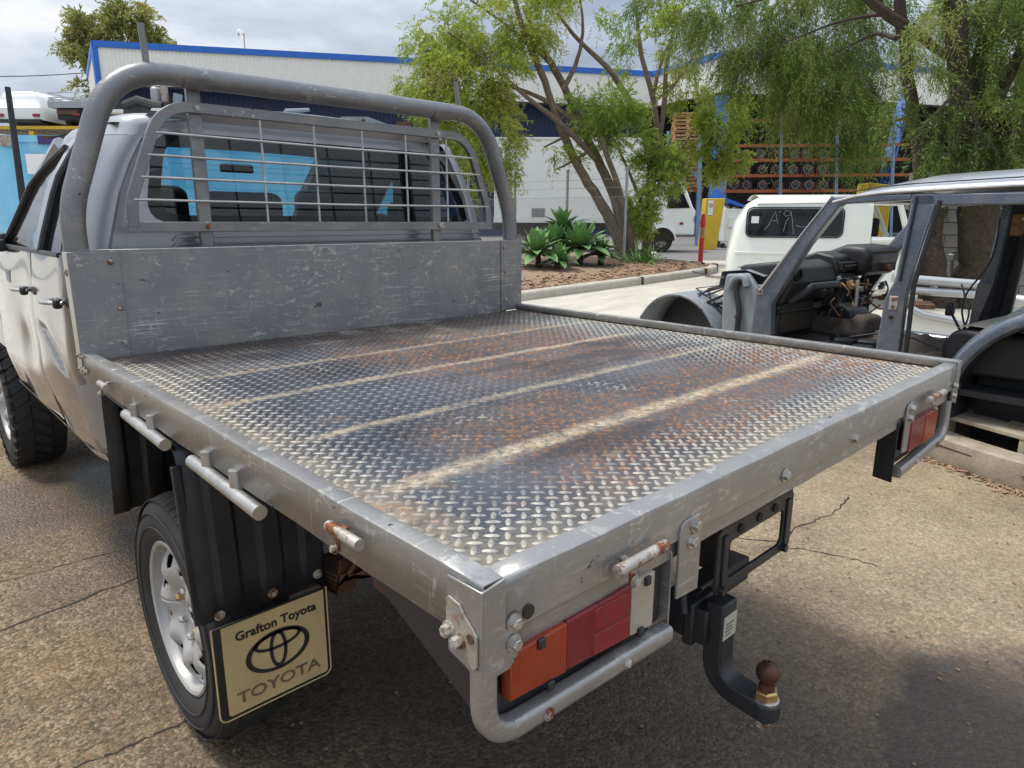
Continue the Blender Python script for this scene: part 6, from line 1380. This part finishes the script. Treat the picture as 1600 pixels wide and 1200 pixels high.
kk = rrect(wu1-wu0+.03, wz1-wz0+.03, .08, 5); MB().tube([(a+(wu0+wu1)/2, .012, c+(wz0+wz1)/2) for a, c in kk], .012, 6, closed=True).build('window_rubber', M_black, WN)
MB().span((x(1171), .008, zz(349)), (x(1182), .0115, zz(338))).build('paper_label', M_sign, WN)
def scr(pts): MB().tube([(x(u), .009, zz(v)) for u, v in pts], .0030, 5).build('marker_stroke', M_scrib, WN)
for pts in ([(1197, 352), (1203, 335), (1205, 330), (1210, 350)], [(1201, 345), (1208, 345)], [(1217, 334), (1221, 329), (1227, 330), (1227, 336), (1221, 338), (1217, 334)], [(1227, 330), (1230, 341), (1234, 366)], [(1219, 362), (1222, 345), (1226, 340)], [(1191, 360), (1198, 350)], [(1236, 352), (1246, 355), (1258, 353)], [(1210, 333), (1213, 330)]): scr(pts)
for v in (353, 360): MB().span((x(1175), .0095, zz(v)), (x(1290), .0115, zz(v)+.012)).build('glass_reflection_bar', M_gal, WN) if False else None
MB().span((x(1150), -.012, zz(398)), (x(1345), .004, zz(394))).build('swage_line', M_cream, TC, bevel=.006); MB().tube([(x(1170), -.004, zz(420)), (x(1178), -.004, zz(404)), (x(1192), -.004, zz(404)), (x(1198), -.004, zz(420))], .006, 6).build('filler_outline', M_cream, TC)
# front door frame of it, open window, raked screen pillar
for pts, nm in (([(1347, 316), (1380, 318), (1398, 372)], 'screen_pillar'), ([(1346, 374), (1400, 374)], 'door_sill')):
    MB().tube([(x(u), .06, zz(v)) for u, v in pts], .045, 8).build(nm, M_cream, TC)
MB().span((x(1346), .05, zb_), (x(1402), .10, zz(378))).build('front_door', M_cream, TC, bevel=.02); MB().span((x(1347), .5, zz(372)), (x(1370), .9, zz(340))).build('seat_back', M_seat, TC, bevel=.05); MB().tube([(x(1347), 1.45, zz(316)), (x(1386), 1.45, zz(318)), (x(1410), 1.45, zz(372))], .045, 8).build('far_pillar', M_cream, TC)
p = at(1368, 350, 13.5); YB = thing('yellow_drum', 'yellow concrete bollard block seen through the door window of the white body', 'bollard', (p.x, p.y, gz(p.x, p.y)), -YAW); b = MB(); b.prism([(-.25, 0), (.28, 0), (.24, 1.75), (-.20, 1.80)], (0, 0, 0), (1, 0, 0), (0, 0, 1), (0, 1, 0), .5); b.build('block', M_yellow, YB, bevel=.03)
# ---------------------------------------------------------------- wire fence
def gzp(p): return gz(p.x, p.y)
fa, fb = at(974, 418, 15.4), at(884, 418, 16.4); fdir = (fb-fa); fdir.z = 0; fdir.normalize()
FN = thing('wire_fence', 'chain wire fence on grey steel posts across the garden bed', 'fence', (fa.x, fa.y, gzp(fa)), math.atan2(fdir.y, fdir.x))
sp = Vector((fb.x-fa.x, fb.y-fa.y, 0)).length; NP = 4
for i in range(NP): MB().tube([(sp*i, 0, 0), (sp*i, 0, 2.12)], .030, 10).build('post', M_gal, FN); MB().lathe([(0, .02), (.034, .015), (.034, -.02)], (sp*i, 0, 2.12), (0, 0, 1), 10).build('post_cap', M_gal, FN)
Lf = sp*(NP-1); H = 1.45; b = MB(); w_ = .0022; s_ = .075; n = int((Lf+H)/s_)
for k in range(n):
    for sg in (1, -1):
        x0 = k*s_-H if sg == 1 else k*s_; x1 = x0+sg*H; z0, z1 = .06, .06+H
        a0, a1 = (max(0, min(Lf, x0)), max(0, min(Lf, x1)))
        if abs(a1-a0) < .05: continue
        za, zb2 = z0+abs(a0-x0), z0+abs(a1-x0); y = .003*sg
        b.add([(a0-w_, y, za), (a0+w_, y, za), (a1+w_, y, zb2), (a1-w_, y, zb2), (a0, y+w_*1.6, za), (a1, y+w_*1.6, zb2)], [(0, 1, 2, 3), (1, 4, 5, 2), (4, 0, 3, 5)])
b.build('chain_mesh', M_wire, FN, sm=0, kind='stuff', fixn=False)
for z in (.10, 1.52, 1.72, 1.90): MB().tube([(0, 0, z), (Lf, 0, z)], .0045, 5).build('strand_wire', M_wire, FN)
# ---------------------------------------------------------------- blue container on the left with scrap and utes behind
d = 15.; ca_, cb_ = V(-14.5, 14.6, 0), V(-2.45, 15.6, 0); CTZ = at(20, 206, 14.4).z
cd = (cb_-ca_); Lc = cd.length; ang = math.atan2(cd.y, cd.x); gC = G0
CT = thing('shipping_container', 'faded sky blue shipping container along the left side of the yard', 'container', (ca_.x, ca_.y, gC), ang)
hC = CTZ-gC
pts = []; n = int(Lc/.28); s_ = Lc/n
for i in range(n): a = s_*i; pts += [(a, 0), (a+s_*.25, 0), (a+s_*.5, .022), (a+s_*.75, .022)]
pts.append((Lc, 0)); b = MB(); b.grid([[Vector((x_, y_, z)) for x_, y_ in pts] for z in (.15, hC-.12)]); b.build('side_wall', M_cont, CT, sm=20)
for z in (.075, hC-.06): MB().span((0, -.03, z-.075), (Lc, .06, z+.06)).build('side_rail', M_cont, CT)
MB().span((0, .06, .0), (Lc, 2.4, hC-.03)).build('container_box', M_cont, CT); MB().span((0, -.04, 0), (.16, .06, hC)).build('corner_post', M_cont, CT); MB().span((Lc-.16, -.04, 0), (Lc, .06, hC)).build('corner_post', M_cont, CT)
def cu(u, v): # pixel to container plane coords
    o_, r_ = CAM, (_f + (u-800)/FPX*_r + (600-v)/FPX*_u); nn = Vector((-math.sin(ang), math.cos(ang), 0)); t = (ca_-o_).dot(nn)/r_.dot(nn); q_ = o_+r_*t; return (q_-ca_).dot(Vector((math.cos(ang), math.sin(ang), 0))), q_.z-gC
for (u0, v0, u1, v1), m, nm in (((46, 241, 76, 272), M_sign, 'white_sheet'), ((62, 209, 108, 226), M_purple, 'painted_patch'), ((70, 207, 100, 217), M_rust, 'rust_patch'), ((0, 212, 22, 228), M_rustplate, 'rust_patch')):
    a, z0 = cu(u0, v1); c, z1 = cu(u1, v0); MB().span((a, -.05, z0), (c, -.044, min(z1, hC-.01))).build(nm, m, CT)
# scrap on top of the container, seen over the cab roof
def junk(name, lab, u, v, d_, parts):
    p = at(u, v, d_); t = thing(name, lab, 'scrap part', tuple(p), -YAW)
    for nm, m, f in parts: q_ = MB(); f(q_); q_.build(nm, m, t, sm=30, bevel=None)
    return t
junk('scrap_engine', 'dirty alloy engine with two upright pipe stubs on the container roof behind the hoop', 232, 168, 15.6, [('block', M_engine, lambda q: q.span((-.55, 0, -.72), (.40, .5, .12))), ('pipe_stub', M_gal, lambda q: q.lathe([(.05, 0), (.11, 0), (.11, .30), (.08, .34), (.05, .34)], (.10, .2, .10), (0, 0, 1), 12)), ('post', M_rustplate, lambda q: q.span((.25, .1, .0), (.36, .2, .55))), ('pipe_stub', M_primer, lambda q: q.lathe([(.04, 0), (.09, 0), (.09, .26), (.04, .26)], (.52, .2, .05), (.2, 0, 1), 10)), ('manifold', M_engine, lambda q: q.tube([(-.5, 0, .05), (-.2, -.05, .14), (.1, 0, .05), (.3, 0, .02)], .09, 8))])
junk('scrap_bracket', 'grey lever arm sticking up on the container roof above the rear window', 462, 176, 15.8, [('arm', M_primer, lambda q: q.tube([(-.28, 0, -.12), (-.2, 0, .02), (.30, 0, .06)], [.08, .06, .035], 8)), ('foot', M_engine, lambda q: q.span((-.36, -.05, -.62), (-.10, .2, -.05)))])
junk('scrap_crossmember', 'long grey pressed steel crossmember lying on the container roof above the rear window', 575, 190, 15.9, [('beam', M_primer, lambda q: q.prism([(-1.05, -.30), (-.9, -.02), (-.55, .10), (.0, .10), (.5, -.08), (.95, -.14), (1.05, -.2), (1.05, -.34)], (0, 0, 0), (1, 0, 0), (0, 0, 1), (0, 1, 0), .3)), ('hole', M_crack, lambda q: q.lathe([(0, 0), (.05, 0), (.05, .01), (0, .01)], (-.6, -.005, -.02), (0, -1, 0), 10)), ('hole', M_crack, lambda q: q.lathe([(0, 0), (.05, 0), (.05, .01), (0, .01)], (-.1, -.005, .0), (0, -1, 0), 10)), ('stand', M_engine, lambda q: q.span((-.5, .02, -.46), (.4, .28, -.10))), ('clamp', M_rust, lambda q: q.span((.62, .0, -.12), (.95, .2, .0)))])
# tall rack with utes parked on it
d = 31.; gR = G0; zR = at(60, 196, d).z
UR = thing('vehicle_rack', 'tall yellow beamed steel rack with utes parked on top behind the blue container', 'rack', tuple(V(-22, d, G0)), -YAW)
xv = lambda u, dd=d: (at(u, 175, dd)-CAM).dot(RT)+22; 
for yv in (0, 3.8): MB().span((xv(-60), yv, zR-G0-.14), (xv(320), yv+.2, zR-G0-.02)).build('beam', M_yellow if yv == 0 else M_rust, UR)
for u in (-50, 40, 140, 240, 310): MB().span((xv(u), 0, 0), (xv(u)+.2, .2, zR-G0-.22)).build('upright', M_yellow, UR)
for u in np.arange(-55, 320, 22): MB().span((xv(u), 0.2, zR-G0-.12), (xv(u)+.35, 3.8, zR-G0-.02)).build('deck_plank', M_oldtimber, UR)
def up(u0, u1, v0, v1): return (xv(u0)-22, xv(u1)-22, at(60, v1, d).z-zR, at(60, v0, d).z-zR)
UB = V(0, d, zR)
UW = thing('parked_ute', 'white canopy ute seen from behind on top of the rack at far left', 'ute', tuple(UB), -YAW, 'utes on the rack')
x0, x1, z0, z1 = up(-6, 64, 141, 186); b = MB()
rows = []
for z, ins, yy in ((.22, 0, .0), (.70, .0, -.05), (.75, .02, .02), (z1*.8, .14, .12), (z1-.06, .26, .2), (z1, .36, .3)): rows.append([Vector((x0+ins, yy+.1, z)), Vector((x0+ins+.06, yy, z)), Vector((x1-ins-.06, yy, z)), Vector((x1-ins, yy+.1, z)), Vector((x1-ins, yy+2.3, z))])
b.grid(rows); b.add([Vector((x0+.36, .4, z1)), Vector((x1-.36, .4, z1)), Vector((x1-.36, 2.4, z1)), Vector((x0+.36, 2.4, z1))], [(0, 1, 2, 3)]); b.add([Vector((x0+.36, .3, z1)), Vector((x1-.36, .3, z1)), Vector((x1-.36, .42, z1)), Vector((x0+.36, .42, z1))], [(0, 1, 2, 3)]); bd = b.build('canopy_body', M_white, UW, sm=40)
MB().span((x0+.02, -.10, .10), (x1-.02, .1, .24)).build('rear_bumper', M_black, UW)
for xx in (x0+.03, x1-.33): MB().span((xx, -.075, .34), (xx+.30, -.045, .46)).build('tail_light', M_red, UW)
MB().span((x0+.2, .2, .12), (x1-.2, 2.2, .5)).build('chassis', M_blackm, UW); MB().span((x1-.2, 2.3, .4), (x1+1.1, 3.8, 1.35)).build('cab', M_white, UW, bevel=.1) if False else None
for xx in (x0+.1, x1-.4): MB().lathe([(0, 0), (.33, 0), (.36, .04), (.36, .22), (.33, .26), (0, .26)], (xx, 1.2, .34), (1, 0, 0), 16).build('wheel', M_rubber, UW)
UG = thing('parked_ute', 'grey tray ute with ladder rails parked on the rack right of the white canopy', 'ute', tuple(UB), -YAW, 'utes on the rack')
x0, x1, _z, z1 = up(76, 134, 155, 200)
tr = MB().span((x0, 0, .72), (x1, 2.2, .98)).build('tray', M_alu, UG)
for k in range(3): MB().span((x0, -.02, .76+.075*k), (x1, -.001, .80+.075*k)).build('slat', M_gal, tr)
for z in (1.12, 1.32, z1): MB().tube([(x0+.05, 2.0, z), (x0+.05, .05, z), (x1-.05, .05, z), (x1-.05, 2.0, z)], .03, 6).build('rail', M_alu, tr)
for xx in np.linspace(x0+.05, x1-.05, 4): MB().tube([(xx, .05, .95), (xx, .05, z1)], .03, 6).build('stanchion', M_alu, tr)
MB().prism([(x0+.1, .9), (x1-.1, .9), (x1-.3, z1+.0), (x0+.3, z1+.0)], (0, 2.3, 0), (1, 0, 0), (0, 0, 1), (0, 1, 0), 1.6).build('cab', M_alu, UG, bevel=.08); MB().prism([(x0+.35, 1.12), (x1-.35, 1.12), (x1-.45, z1-.12), (x0+.45, z1-.12)], (0, 2.28, 0), (1, 0, 0), (0, 0, 1), (0, 1, 0), .02).build('rear_window', M_wdark, UG)
MB().span((x0+.3, .1, .25), (x1-.3, 2.4, .7)).build('chassis', M_blackm, UG); MB().span((x0+.35, -.02, .45), (x1-.35, .05, .60)).build('rusty_bar', M_rust, UG); MB().span((x1-.55, -.03, .40), (x1-.25, .0, .50)).build('tail_light', M_red, UG)
for xx in (x0+.1, x1-.4): MB().lathe([(0, 0), (.33, 0), (.36, .04), (.36, .22), (.33, .26), (0, .26)], (xx, 1.2, .36), (1, 0, 0), 16).build('wheel', M_rubber, UG)
U3 = thing('parked_ute', 'pale car partly hidden behind the hoop on the rack right of the grey tray', 'ute', tuple(UB+RT*0), -YAW, 'utes on the rack'); x0, x1, _z, z1 = up(142, 205, 165, 200)
MB().prism([(x0, .5), (x1, .5), (x1, .95), (x1-.3, z1), (x0+.3, z1), (x0, .95)], (0, .2, 0), (1, 0, 0), (0, 0, 1), (0, 1, 0), 2.6).build('body', M_cream, U3, bevel=.08); MB().prism([(x0+.2, 1.0), (x1-.2, 1.0), (x1-.38, z1-.1), (x0+.38, z1-.1)], (0, .19, 0), (1, 0, 0), (0, 0, 1), (0, 1, 0), .02).build('rear_window', M_wdark, U3)
for xx in (x0+.1, x1-.4): MB().lathe([(0, 0), (.33, 0), (.36, .04), (.36, .22), (.33, .26), (0, .26)], (xx, 1.2, .36), (1, 0, 0), 16).build('wheel', M_rubber, U3)
# power line across the sky on the left
a, c = at(-160, 113, 70), at(190, 108, 70); PW = MB().tube([a.lerp(c, t)-Vector((0, 0, .5*4*t*(1-t))) for t in np.linspace(0, 1, 12)], .05, 5).build('power_line', M_black); tag(PW, 'thin black power line crossing the sky at the far left', 'power line')
